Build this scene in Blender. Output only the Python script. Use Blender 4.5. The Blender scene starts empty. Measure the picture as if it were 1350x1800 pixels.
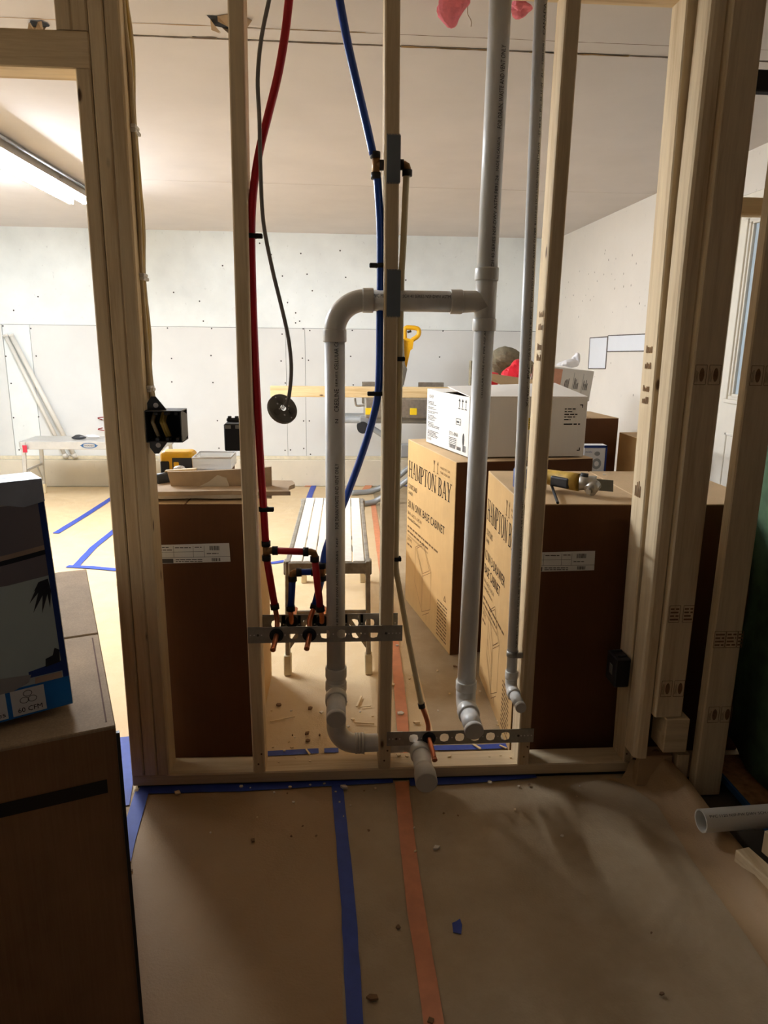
import bpy, bmesh, math, random
from mathutils import Vector, Matrix

random.seed(7)
# ------------------------------------------------------------------ camera, world, exposure
F_PX = 1248.0
Yd = Vector((-87, -302, F_PX)).normalized()
Dn = Vector((-65, 5186, F_PX)); Dn = (Dn - Dn.dot(Yd) * Yd).normalized()
Xd = Dn.cross(Yd)
ROT = Matrix((Xd, Yd, -Dn))                    # camera (right, down, forward) -> world
CAM = Vector((0.0, -2.0, 1.37))
scene = bpy.context.scene
cam_data = bpy.data.cameras.new('camera')
cam_data.sensor_fit = 'HORIZONTAL'; cam_data.sensor_width = 36.0
cam_data.lens = 36.0 * F_PX / 1350.0
cam_data.clip_start = 0.02; cam_data.clip_end = 60
cam = bpy.data.objects.new('camera', cam_data)
scene.collection.objects.link(cam)
r_, d_, f_ = ROT.col[0], ROT.col[1], ROT.col[2]
M = Matrix(((r_.x, -d_.x, -f_.x, CAM.x), (r_.y, -d_.y, -f_.y, CAM.y), (r_.z, -d_.z, -f_.z, CAM.z), (0, 0, 0, 1)))
cam.matrix_world = M
scene.camera = cam

world = bpy.data.worlds.new('world'); scene.world = world
world.use_nodes = True
bg = world.node_tree.nodes['Background']
bg.inputs['Color'].default_value = (1.0, 0.95, 0.90, 1)
bg.inputs['Strength'].default_value = 0.045
LAMP_POWER = 250.0                              # emission of the fluorescent tubes
LAMP_COLOR = (1.0, 1.07, 1.17)
scene.view_settings.view_transform = 'Standard'
scene.view_settings.look = 'None'
scene.view_settings.gamma = 1.0
scene.view_settings.use_curve_mapping = False
scene.view_settings.exposure = 0.0

def at(x, y, X=None, Y=None, Z=None):
    """point of the place seen at pixel x, y on the plane X=, Y= or Z="""
    d = ROT @ Vector((x - 675, y - 900, F_PX))
    if X is not None: t = (X - CAM.x) / d.x
    elif Y is not None: t = (Y - CAM.y) / d.y
    else: t = (Z - CAM.z) / d.z
    return CAM + t * d

# ------------------------------------------------------------------ helpers
COL = scene.collection
def srgb(r, g, b):
    def c(v):
        v /= 255.0
        return v / 12.92 if v <= 0.04045 else ((v + 0.055) / 1.055) ** 2.4
    return (c(r), c(g), c(b), 1.0)

STUFF = {'pipe_print', 'printed_text', 'printed_small_print', 'printed_lines', 'label_print', 'punched_holes', 'screw_holes', 'tile_print', 'sticker_print', 'printed_lettering', 'printed_drawing', 'toe_nail'}
class MB:
    """collects shapes and links them as one mesh object"""
    def __init__(s): s.v = []; s.f = []; s.sm = []
    def add(s, vs, fs, smooth=False):
        o = len(s.v); s.v += [Vector(v) for v in vs]
        s.f += [tuple(i + o for i in f) for f in fs]; s.sm += [smooth] * len(fs)
        return s
    def box(s, lo, hi, bevel=0.0, seg=1):
        lo = Vector(lo); hi = Vector(hi)
        return s.obox((lo + hi) / 2, (1, 0, 0), (0, 1, 0), (0, 0, 1), (hi - lo) / 2, bevel, seg)
    def obox(s, c, ux, uy, uz, h, bevel=0.0, seg=1):
        c = Vector(c); ux = Vector(ux).normalized(); uy = Vector(uy).normalized(); uz = Vector(uz).normalized()
        bm = bmesh.new()
        bmesh.ops.create_cube(bm, size=2.0)
        for v in bm.verts: v.co = Vector((v.co.x * h[0], v.co.y * h[1], v.co.z * h[2]))
        if bevel > 0:
            bmesh.ops.bevel(bm, geom=list(bm.edges), offset=min(bevel, min(h) * 0.95), segments=seg, affect='EDGES', profile=0.5)
        bm.verts.ensure_lookup_table()
        vs = [c + ux * v.co.x + uy * v.co.y + uz * v.co.z for v in bm.verts]
        fs = [[v.index for v in f.verts] for f in bm.faces]
        bm.free()
        return s.add(vs, fs)
    def tube(s, pts, r, seg=14, caps=True, closed=False):
        pts = [Vector(p) for p in pts]; n = len(pts)
        rs = r if isinstance(r, (list, tuple)) else [r] * n
        tang = []
        for i in range(n):
            if closed: t = pts[(i + 1) % n] - pts[i - 1]
            else: t = pts[min(i + 1, n - 1)] - pts[max(i - 1, 0)]
            if t.length < 1e-9: t = tang[-1] if tang else Vector((0, 0, 1))
            tang.append(t.normalized())
        a = Vector((0, 0, 1)) if abs(tang[0].z) < 0.9 else Vector((1, 0, 0))
        u = (a - a.dot(tang[0]) * tang[0]).normalized()
        vs = []
        for i in range(n):
            u = (u - u.dot(tang[i]) * tang[i]).normalized(); w = tang[i].cross(u)
            for k in range(seg):
                q = 2 * math.pi * k / seg
                vs.append(pts[i] + (u * math.cos(q) + w * math.sin(q)) * rs[i])
        fs = []
        m = n if closed else n - 1
        for i in range(m):
            j = (i + 1) % n
            for k in range(seg):
                l = (k + 1) % seg
                fs.append((i * seg + k, i * seg + l, j * seg + l, j * seg + k))
        s.add(vs, fs, True)
        if caps and not closed:
            s.add(vs[:seg], [tuple(reversed(range(seg)))]); s.add(vs[-seg:], [tuple(range(seg))])
        return s
    def cyl(s, p0, p1, r, seg=20, caps=True, r1=None):
        return s.tube([p0, p1], [r, r if r1 is None else r1], seg, caps)
    def prism(s, poly, o, U, V, N, t0, t1):
        """2D polygon (u,v) in the frame o,U,V extruded along N from t0 to t1"""
        o = Vector(o); U = Vector(U); V = Vector(V); N = Vector(N); n = len(poly)
        a = [o + U * p[0] + V * p[1] + N * t0 for p in poly]; b = [o + U * p[0] + V * p[1] + N * t1 for p in poly]
        fs = [tuple(reversed(range(n))), tuple(range(n, 2 * n))]
        fs += [(i, (i + 1) % n, n + (i + 1) % n, n + i) for i in range(n)]
        return s.add(a + b, fs)
    def poly(s, pts): return s.add(pts, [tuple(range(len(pts)))])
    def sphere(s, c, r, seg=14, rings=9, sc=(1, 1, 1), fn=None):
        c = Vector(c); vs = []; fs = []
        for i in range(rings + 1):
            th = math.pi * i / rings
            for k in range(seg):
                ph = 2 * math.pi * k / seg
                d = Vector((math.sin(th) * math.cos(ph), math.sin(th) * math.sin(ph), math.cos(th)))
                rr = r * (fn(d) if fn else 1)
                vs.append(c + Vector((d.x * sc[0], d.y * sc[1], d.z * sc[2])) * rr)
        for i in range(rings):
            for k in range(seg):
                l = (k + 1) % seg
                fs.append((i * seg + k, (i + 1) * seg + k, (i + 1) * seg + l, i * seg + l))
        return s.add(vs, fs, True)
    def build(s, name, mat, parent=None, kind=None, fixn=True):
        me = bpy.data.meshes.new(name)
        org = Vector((0, 0, 0))
        if parent is None:                      # a thing of one mesh: origin at its base
            lo = [min(v[i] for v in s.v) for i in range(3)]; hi = [max(v[i] for v in s.v) for i in range(3)]
            org = Vector(((lo[0] + hi[0]) / 2, (lo[1] + hi[1]) / 2, lo[2]))
        me.from_pydata([tuple(v - org) for v in s.v], [], s.f)
        me.polygons.foreach_set('use_smooth', s.sm)
        if fixn:
            bm = bmesh.new(); bm.from_mesh(me)
            bmesh.ops.remove_doubles(bm, verts=bm.verts, dist=1e-6)
            bmesh.ops.recalc_face_normals(bm, faces=bm.faces); bm.to_mesh(me); bm.free()
        me.materials.append(mat); me.update()
        o = bpy.data.objects.new(name, me); COL.objects.link(o); o.location = org
        if parent is not None: attach(o, parent)
        if name in STUFF: o['kind'] = 'stuff'
        if kind: o['kind'] = kind
        return o
def attach(o, parent):
    o.parent = parent
    o.matrix_parent_inverse = Matrix.Translation(Vector(parent.location)).inverted()
def empty(name, loc=(0, 0, 0)):
    o = bpy.data.objects.new(name, None); COL.objects.link(o); o.location = loc
    o.empty_display_size = 0.05
    return o
def tag(o, label, cat, group=None):
    o['label'] = label; o['category'] = cat
    if group: o['group'] = group
    return o
def thing(name, label, cat, loc=(0, 0, 0), group=None): return tag(empty(name, loc), label, cat, group)
def struct(o): o['kind'] = 'structure'; return o
def smooth_path(pts, n=8):
    pts = [Vector(p) for p in pts]; out = []
    for i in range(len(pts) - 1):
        p0 = pts[max(i - 1, 0)]; p1 = pts[i]; p2 = pts[i + 1]; p3 = pts[min(i + 2, len(pts) - 1)]
        for k in range(n):
            t = k / n
            out.append(0.5 * ((2 * p1) + (p2 - p0) * t + (2 * p0 - 5 * p1 + 4 * p2 - p3) * t * t + (3 * p1 - p0 - 3 * p2 + p3) * t ** 3))
    out.append(pts[-1]); return out
def arc(c, a, b, r, n=10, ang=math.pi / 2):
    """points c + r*(a cos t + b sin t)"""
    a = Vector(a); b = Vector(b); c = Vector(c)
    return [c + r * (a * math.cos(ang * i / n) + b * math.sin(ang * i / n)) for i in range(n + 1)]

# ------------------------------------------------------------------ materials
def new_mat(name):
    m = bpy.data.materials.new(name); m.use_nodes = True
    nt = m.node_tree; b = nt.nodes['Principled BSDF']
    return m, nt, b
def N(nt, t, **kw):
    n = nt.nodes.new(t)
    for k, v in kw.items(): setattr(n, k, v)
    return n
def coords(nt, scale=(1, 1, 1), rot=(0, 0, 0)):
    tc = N(nt, 'ShaderNodeTexCoord'); mp = N(nt, 'ShaderNodeMapping')
    mp.inputs['Scale'].default_value = scale; mp.inputs['Rotation'].default_value = rot
    nt.links.new(tc.outputs['Object'], mp.inputs['Vector'])
    return mp.outputs['Vector']
def noise(nt, vec, scale, detail=4, rough=0.55, dist=0.0):
    n = N(nt, 'ShaderNodeTexNoise'); n.inputs['Scale'].default_value = scale; n.inputs['Detail'].default_value = detail
    n.inputs['Roughness'].default_value = rough; n.inputs['Distortion'].default_value = dist
    nt.links.new(vec, n.inputs['Vector']); return n.outputs['Fac']
def ramp(nt, fac, stops):
    r = N(nt, 'ShaderNodeValToRGB'); e = r.color_ramp.elements
    while len(e) < len(stops): e.new(0.5)
    for i, (p, c) in enumerate(stops): e[i].position = p; e[i].color = c
    nt.links.new(fac, r.inputs['Fac']); return r.outputs['Color']
def mix(nt, fac, a, b, mode='MIX'):
    m = N(nt, 'ShaderNodeMix', data_type='RGBA', blend_type=mode)
    for s, v in ((0, fac), (6, a), (7, b)):
        if isinstance(v, (float, int, tuple)): m.inputs[s].default_value = v
        else: nt.links.new(v, m.inputs[s])
    return m.outputs[2]
def bump(nt, b, h, strength=0.3, dist=0.002):
    n = N(nt, 'ShaderNodeBump'); n.inputs['Strength'].default_value = strength; n.inputs['Distance'].default_value = dist
    nt.links.new(h, n.inputs['Height']); nt.links.new(n.outputs['Normal'], b.inputs['Normal'])
def plain(name, col, rough=0.6, metal=0.0, var=0.12, scale=18, bmp=0.0, bscale=60, spec=0.5):
    m, nt, b = new_mat(name)
    v = coords(nt)
    f = noise(nt, v, scale)
    lo = tuple(c * (1 - var) for c in col[:3]) + (1,); hi = tuple(min(1, c * (1 + var)) for c in col[:3]) + (1,)
    nt.links.new(ramp(nt, f, [(0.3, lo), (0.7, hi)]), b.inputs['Base Color'])
    b.inputs['Roughness'].default_value = rough; b.inputs['Metallic'].default_value = metal
    b.inputs['Specular IOR Level'].default_value = spec
    if bmp: bump(nt, b, noise(nt, v, bscale), bmp)
    return m
def wood(name, axis, light, dark, knots=True):
    m, nt, b = new_mat(name)
    sc = [9.0, 9.0, 9.0]; sc['xyz'.index(axis)] = 0.55
    v = coords(nt, tuple(sc))
    info = N(nt, 'ShaderNodeObjectInfo')
    off = N(nt, 'ShaderNodeVectorMath', operation='ADD')
    cmb = N(nt, 'ShaderNodeCombineXYZ'); mul = N(nt, 'ShaderNodeMath', operation='MULTIPLY'); mul.inputs[1].default_value = 37.0
    nt.links.new(info.outputs['Random'], mul.inputs[0])
    for i in range(3): nt.links.new(mul.outputs[0], cmb.inputs[i])
    nt.links.new(v, off.inputs[0]); nt.links.new(cmb.outputs[0], off.inputs[1])
    g = noise(nt, off.outputs[0], 3.2, 5, 0.62, 0.35)
    c = ramp(nt, g, [(0.28, dark), (0.52, light), (0.75, tuple(min(1, x * 1.12) for x in light[:3]) + (1,))])
    fine = noise(nt, off.outputs[0], 22, 2)
    c = mix(nt, 0.22, c, ramp(nt, fine, [(0.35, dark), (0.65, light)]))
    if knots:
        sk = [11.0, 11.0, 11.0]; sk['xyz'.index(axis)] = 4.2
        v2 = coords(nt, tuple(sk))
        vo = N(nt, 'ShaderNodeTexVoronoi'); vo.inputs['Scale'].default_value = 0.85
        o2 = N(nt, 'ShaderNodeVectorMath', operation='ADD')
        nt.links.new(v2, o2.inputs[0]); nt.links.new(cmb.outputs[0], o2.inputs[1]); nt.links.new(o2.outputs[0], vo.inputs['Vector'])
        k = ramp(nt, vo.outputs['Distance'], [(0.0, (1, 1, 1, 1)), (0.045, (0.85, 0.85, 0.85, 1)), (0.06, (0.3, 0.3, 0.3, 1)), (0.085, (0, 0, 0, 1))])
        c = mix(nt, k, c, srgb(92, 58, 34))
    hs = N(nt, 'ShaderNodeHueSaturation')
    vm = N(nt, 'ShaderNodeMapRange'); vm.inputs['To Min'].default_value = 0.9; vm.inputs['To Max'].default_value = 1.06
    nt.links.new(info.outputs['Random'], vm.inputs['Value']); nt.links.new(vm.outputs[0], hs.inputs['Value'])
    nt.links.new(c, hs.inputs['Color'])
    nt.links.new(hs.outputs['Color'], b.inputs['Base Color'])
    b.inputs['Roughness'].default_value = 0.7; b.inputs['Specular IOR Level'].default_value = 0.3
    bump(nt, b, fine, 0.25, 0.001)
    return m
WL, WD = srgb(231, 208, 169), srgb(200, 169, 126)
WOODX = wood('lumber_x', 'x', WL, WD); WOODY = wood('lumber_y', 'y', WL, WD); WOODZ = wood('lumber_z', 'z', WL, WD)
WOODP = wood('lumber_pale_x', 'x', srgb(240, 214, 164), srgb(206, 166, 110))
def cardboard(name, col, var=0.1):
    m, nt, b = new_mat(name)
    v = coords(nt, (1, 1, 1))
    f = noise(nt, v, 5, 6, 0.6); f2 = noise(nt, coords(nt, (260, 260, 6)), 1.0, 2)
    lo = tuple(c * (1 - var) for c in col[:3]) + (1,); hi = tuple(min(1, c * (1 + var)) for c in col[:3]) + (1,)
    c = mix(nt, 0.3, ramp(nt, f, [(0.3, lo), (0.7, hi)]), ramp(nt, f2, [(0.35, lo), (0.65, hi)]))
    nt.links.new(c, b.inputs['Base Color'])
    b.inputs['Roughness'].default_value = 0.75; b.inputs['Specular IOR Level'].default_value = 0.25
    bump(nt, b, f, 0.2, 0.004)
    return m
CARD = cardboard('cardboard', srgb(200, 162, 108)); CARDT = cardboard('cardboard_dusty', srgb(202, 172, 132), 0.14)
CARDD = cardboard('cardboard_brown_shaded', srgb(98, 62, 36))  # brown with the shade of the carton fronts put into the colour
CARDF = cardboard('cardboard_worn', srgb(150, 112, 78), 0.2)
WHITEBOX = cardboard('white_cardboard', srgb(232, 226, 216), 0.03)
def drywall(name, col, speck=0.1, spots=True):
    m, nt, b = new_mat(name)
    v = coords(nt)
    f = noise(nt, v, 2.2, 5, 0.6)
    lo = tuple(c * (1 - speck) for c in col[:3]) + (1,); hi = tuple(min(1, c * (1 + speck * 0.4)) for c in col[:3]) + (1,)
    c = ramp(nt, f, [(0.3, lo), (0.65, hi)])
    if spots:
        s = noise(nt, coords(nt, (1, 1, 0.6)), 34, 3, 0.7)
        k = ramp(nt, s, [(0.66, (0, 0, 0, 1)), (0.76, (0.55, 0.55, 0.55, 1))])
        c = mix(nt, k, c, tuple(x * 0.62 for x in col[:3]) + (1,))
    nt.links.new(c, b.inputs['Base Color'])
    b.inputs['Roughness'].default_value = 0.85; b.inputs['Specular IOR Level'].default_value = 0.2
    bump(nt, b, noise(nt, v, 40, 3), 0.08, 0.002)
    return m
DW_UP = drywall('drywall_painted_white', srgb(238, 242, 240)); DW_LOW = drywall('drywall_bare_grey', srgb(226, 226, 223), 0.05, False)
DW_R = drywall('drywall_warm_white', srgb(234, 226, 214), 0.04); DW_C = drywall('ceiling_board', srgb(220, 213, 208), 0.06, False)
DW_L = drywall('drywall_left', srgb(222, 224, 220), 0.05, False)
CONC = drywall('concrete_footing', srgb(224, 214, 194), 0.1)
def paper(name, a, bcol, dusty):
    m, nt, b = new_mat(name)
    v = coords(nt)
    big = noise(nt, v, 1.7, 5, 0.6, 0.6); mid = noise(nt, v, 9, 5, 0.65); fine = noise(nt, v, 160, 2)
    c = ramp(nt, big, [(0.3, a), (0.68, bcol)])
    c = mix(nt, ramp(nt, mid, [(0.42, (0, 0, 0, 1)), (0.75, (0.5, 0.5, 0.5, 1))]), c, dusty)
    spk = ramp(nt, noise(nt, v, 70, 3, 0.8), [(0.72, (0, 0, 0, 1)), (0.78, (0.5, 0.5, 0.5, 1))])
    c = mix(nt, spk, c, tuple(x * 0.6 for x in a[:3]) + (1,))
    nt.links.new(c, b.inputs['Base Color'])
    b.inputs['Roughness'].default_value = 0.62; b.inputs['Specular IOR Level'].default_value = 0.3
    wr = noise(nt, coords(nt, (1.0, 0.7, 1)), 3.4, 4, 0.5, 1.2)
    h = mix(nt, 0.12, wr, fine)
    bump(nt, b, h, 0.5, 0.02)
    return m
PAPER1 = paper('kraft_paper', srgb(170, 138, 98), srgb(184, 152, 112), srgb(178, 150, 114))
PAPER2 = paper('dusty_kraft_paper', srgb(164, 142, 110), srgb(182, 160, 128), srgb(192, 172, 142))
PAPER3 = paper('pale_kraft_paper', srgb(206, 178, 136), srgb(218, 192, 150), srgb(222, 200, 164))
SLAB = drywall('concrete_slab_shaded', srgb(92, 82, 68), 0.15)  # darkened so the colour gives the shaded gap at the right
def pvc_mat():
    m, nt, b = new_mat('white_pvc')
    v = coords(nt, (1, 1, 0.3)); f = noise(nt, v, 12, 5, 0.65)
    nt.links.new(ramp(nt, f, [(0.3, srgb(216, 214, 208)), (0.6, srgb(240, 238, 233))]), b.inputs['Base Color'])
    b.inputs['Roughness'].default_value = 0.38
    return m
PVC = pvc_mat()
PVCF = plain('pvc_fitting', srgb(224, 220, 210), 0.3, var=0.03)
PVCC = plain('pvc_cap', srgb(206, 202, 194), 0.4, var=0.03)
RED = plain('red_pex', srgb(196, 16, 32), 0.32, var=0.05); BLUE = plain('blue_pex', srgb(10, 62, 158), 0.3, var=0.05)
CREAM = plain('cream_pex', srgb(226, 210, 168), 0.35, var=0.04)
COPPER = plain('copper', srgb(206, 128, 92), 0.3, 0.9, var=0.15, scale=30)
BRASS = plain('dark_brass', srgb(150, 112, 70), 0.4, 0.7)
CRIMP = plain('black_crimp_ring', srgb(36, 34, 34), 0.5, 0.3)
BLACK = plain('black_plastic', srgb(40, 40, 42), 0.45); BLACKI = plain('black_plastic_dull', srgb(30, 30, 32), 0.8)
GALV = plain('galvanised_steel', srgb(168, 166, 160), 0.42, 0.7, var=0.15, scale=40)
PLATE = plain('nail_plate_steel', srgb(120, 126, 132), 0.5, 0.55, var=0.06)
DISC = plain('grey_steel_dull', srgb(122, 118, 108), 0.5, 0.6, var=0.12)
CABLE = plain('grey_cable', srgb(136, 128, 120), 0.5, var=0.05)
NMC = plain('cream_cable', srgb(206, 186, 146), 0.5, var=0.08); NMY = plain('yellow_cable', srgb(196, 164, 84), 0.5, var=0.08)
STAPLE = plain('white_staple', srgb(216, 210, 200), 0.5)
ALU = plain('aluminium', srgb(206, 204, 200), 0.4, 0.65, var=0.06); ALUD = plain('dirty_aluminium', srgb(160, 152, 138), 0.5, 0.5, var=0.3, scale=25)
DUSTY = plain('plaster_dusted_plank', srgb(240, 234, 220), 0.85, var=0.06, scale=30, bmp=0.5, bscale=90)
FOOT = plain('cream_rubber', srgb(218, 202, 166), 0.7)
YEL = plain('tool_yellow', srgb(238, 178, 24), 0.42, var=0.06); YELD = plain('tool_yellow_dirty', srgb(196, 160, 70), 0.55, var=0.25, scale=40)
STEEL = plain('steel', srgb(176, 172, 164), 0.35, 0.8, var=0.15, scale=40)
GREYT = plain('grey_tube_paint', srgb(152, 154, 154), 0.4, 0.2, var=0.05)
INK = plain('black_ink', srgb(38, 32, 28), 0.8, var=0.02, spec=0.1); INKF = plain('faded_ink', srgb(110, 84, 56), 0.8, var=0.05, spec=0.1)
INKG = plain('grey_ink', srgb(84, 82, 80), 0.8, var=0.02, spec=0.1); INKR = plain('red_ink', srgb(150, 40, 50), 0.8, spec=0.1)
STAMP = plain('stamp_ink', srgb(132, 100, 70), 0.8, var=0.2, scale=80, spec=0.1)
PIPEINK = plain('pipe_ink', srgb(62, 60, 58), 0.6, var=0.2, spec=0.2)
LABEL = plain('white_label', srgb(228, 226, 224), 0.6, var=0.02); YLAB = plain('yellow_label', srgb(240, 204, 30), 0.6, var=0.03)
TAPEB = plain('blue_painter_tape', srgb(50, 74, 164), 0.6, var=0.12, scale=26, bmp=0.2, bscale=50)
TAPEO = plain('orange_tape', srgb(214, 138, 96), 0.6, var=0.1, scale=22)
TAPEK = plain('black_tape', srgb(22, 20, 20), 0.4)
GYP = plain('gypsum', srgb(216, 202, 180), 0.9, var=0.08, bmp=0.4); GYPP = plain('torn_board_paper', srgb(186, 160, 128), 0.85, var=0.12)
CHIPW = plain('pale_wood_chip', srgb(232, 208, 166), 0.8, var=0.1); CHIPD = plain('dark_wood_chip', srgb(128, 96, 64), 0.8, var=0.15)
CHIPG = plain('plaster_crumb', srgb(226, 216, 200), 0.9, var=0.05)
PINK = plain('pink_insulation', srgb(232, 128, 140), 0.95, var=0.15, scale=40, bmp=0.8, bscale=60)
ROCK = plain('mineral_wool', srgb(122, 114, 92), 0.95, var=0.25, scale=40, bmp=0.8, bscale=70)
GREENI = plain('dark_green_sheeting', srgb(70, 96, 66), 0.8, var=0.35, scale=14, bmp=0.5, bscale=24)
OSB = plain('osb_board', srgb(150, 108, 66), 0.8, var=0.35, scale=45)
BLUEP = plain('blue_edge_paint', srgb(36, 84, 130), 0.6)
REDBAG = plain('red_plastic_film', srgb(214, 30, 48), 0.28, var=0.1); WBAG = plain('white_plastic_film', srgb(236, 232, 230), 0.3)
DARK = plain('dark_void', srgb(24, 20, 16), 0.95)
DARKW = plain('dark_brown_board', srgb(96, 58, 30), 0.8, var=0.2)
SCREW = plain('drywall_screw', srgb(70, 66, 62), 0.6)
DOORW = plain('door_white', srgb(238, 230, 214), 0.5, var=0.02)
FIXT = plain('fixture_enamel', srgb(200, 192, 180), 0.45, var=0.03)
FANB = plain('print_blue', srgb(0, 116, 204), 0.35, var=0.03); FAND = plain('print_charcoal', srgb(128, 120, 126), 0.35, var=0.08, scale=4)
FANT = plain('print_teal', srgb(190, 204, 204), 0.35, var=0.08, scale=3); FANK = plain('print_black', srgb(30, 28, 36), 0.35)
FANG = plain('print_grey', srgb(160, 158, 158), 0.35, var=0.05); FANN = plain('print_navy', srgb(16, 52, 128), 0.35)
FANS = plain('print_sand', srgb(186, 160, 140), 0.35); FOIL = plain('silver_packing_tape', srgb(186, 192, 204), 0.3, 0.35, var=0.1, scale=20, bmp=0.5, bscale=30)
CAN = plain('blue_can', srgb(74, 92, 142), 0.45, var=0.2, scale=60)
def clear_plastic():
    m, nt, b = new_mat('clear_plastic')
    b.inputs['Base Color'].default_value = (0.93, 0.94, 0.93, 1); b.inputs['Roughness'].default_value = 0.12
    b.inputs['Alpha'].default_value = 0.42
    return m
CLEAR = clear_plastic()
def glass():
    m, nt, b = new_mat('door_glass')
    b.inputs['Base Color'].default_value = srgb(190, 205, 215); b.inputs['Roughness'].default_value = 0.06
    return m
GLASS = glass()
def emit(name, col, s):
    m, nt, b = new_mat(name)
    b.inputs['Base Color'].default_value = (1, 1, 1, 1)
    b.inputs['Emission Color'].default_value = col + (1,); b.inputs['Emission Strength'].default_value = s
    return m
TUBE = emit('lit_fluorescent_tube', LAMP_COLOR, LAMP_POWER)
TUBE2 = emit('added_fluorescent_tube', LAMP_COLOR, LAMP_POWER * 0.13)

# ------------------------------------------------------------------ print helpers
def text_geo(s, size=1.0):
    cu = bpy.data.curves.new('t', 'FONT'); cu.body = s; cu.size = size; cu.resolution_u = 2
    ob = bpy.data.objects.new('t', cu); COL.objects.link(ob)
    dg = bpy.context.evaluated_depsgraph_get(); dg.update()
    me = ob.evaluated_get(dg).to_mesh()
    vs = [(v.co.x, v.co.y) for v in me.vertices]; fs = [tuple(p.vertices) for p in me.polygons]
    ob.evaluated_get(dg).to_mesh_clear()
    bpy.data.objects.remove(ob); bpy.data.curves.remove(cu)
    return vs, fs
class Face:
    """a printed face: origin at its lower left, U to the right, V up, N out"""
    def __init__(s, o, U, V, w=1, h=1):
        s.o = Vector(o); s.U = Vector(U).normalized(); s.V = Vector(V).normalized(); s.N = s.U.cross(s.V); s.w = w; s.h = h
    def p(s, u, v, n=0.0008): return s.o + s.U * u + s.V * v + s.N * n
    def text(s, mb, t, u, v, cap, width=None, n=0.0009):
        vs, fs = text_geo(t)
        if not vs: return
        x0 = min(a for a, b in vs); x1 = max(a for a, b in vs); k = cap / 0.70
        kx = k if width is None else width / (x1 - x0)
        mb.add([s.p(u + (a - x0) * kx, v + b * k, n) for a, b in vs], fs)
    def rect(s, mb, u0, v0, u1, v1, n=0.0008):
        mb.add([s.p(u0, v0, n), s.p(u1, v0, n), s.p(u1, v1, n), s.p(u0, v1, n)], [(0, 1, 2, 3)])
    def poly(s, mb, pts, n=0.0008): mb.add([s.p(u, v, n) for u, v in pts], [tuple(range(len(pts)))])
    def line(s, mb, a, b, w=0.002, n=0.0009):
        a = Vector(a); b = Vector(b); d = (b - a)
        if d.length < 1e-6: return
        q = Vector((-d.y, d.x)).normalized() * w / 2
        s.poly(mb, [a - q, b - q, b + q, a + q], n)
    def loop(s, mb, pts, w=0.002, n=0.0009):
        for i in range(len(pts)): s.line(mb, pts[i], pts[(i + 1) % len(pts)], w, n)
    def words(s, mb, u0, u1, v, h, rnd, n=0.0009):
        u = u0
        while u < u1:
            l = min(rnd.uniform(1.2, 4.0) * h, u1 - u)
            if l > 0.3 * h: s.rect(mb, u, v, u + l, v + h * 0.62, n)
            u += l + 0.55 * h
    def bars(s, mb, u0, u1, v0, v1, rnd, n=0.001):
        u = u0
        while u < u1:
            w = rnd.choice((0.0012, 0.002, 0.003)); s.rect(mb, u, v0, min(u + w, u1), v1, n); u += w + rnd.choice((0.001, 0.0018))
def pipe_text(mb, t, p0, A, Nn, r, cap, width, th0=0.0, dv=0.0):
    """text wrapped on a pipe: starts at axis point p0, runs along A, faces Nn"""
    A = Vector(A).normalized(); Nn = Vector(Nn); Nn = (Nn - Nn.dot(A) * A).normalized(); T = Nn.cross(A)
    vs, fs = text_geo(t)
    x0 = min(a for a, b in vs); x1 = max(a for a, b in vs); kx = width / (x1 - x0); k = cap / 0.70
    out = []
    for a, b in vs:
        th = th0 + (b * k - cap / 2) / r
        out.append(Vector(p0) + A * (a - x0) * kx + (Nn * math.cos(th) + T * math.sin(th)) * (r + 0.0006))
    mb.add(out, fs)
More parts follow.
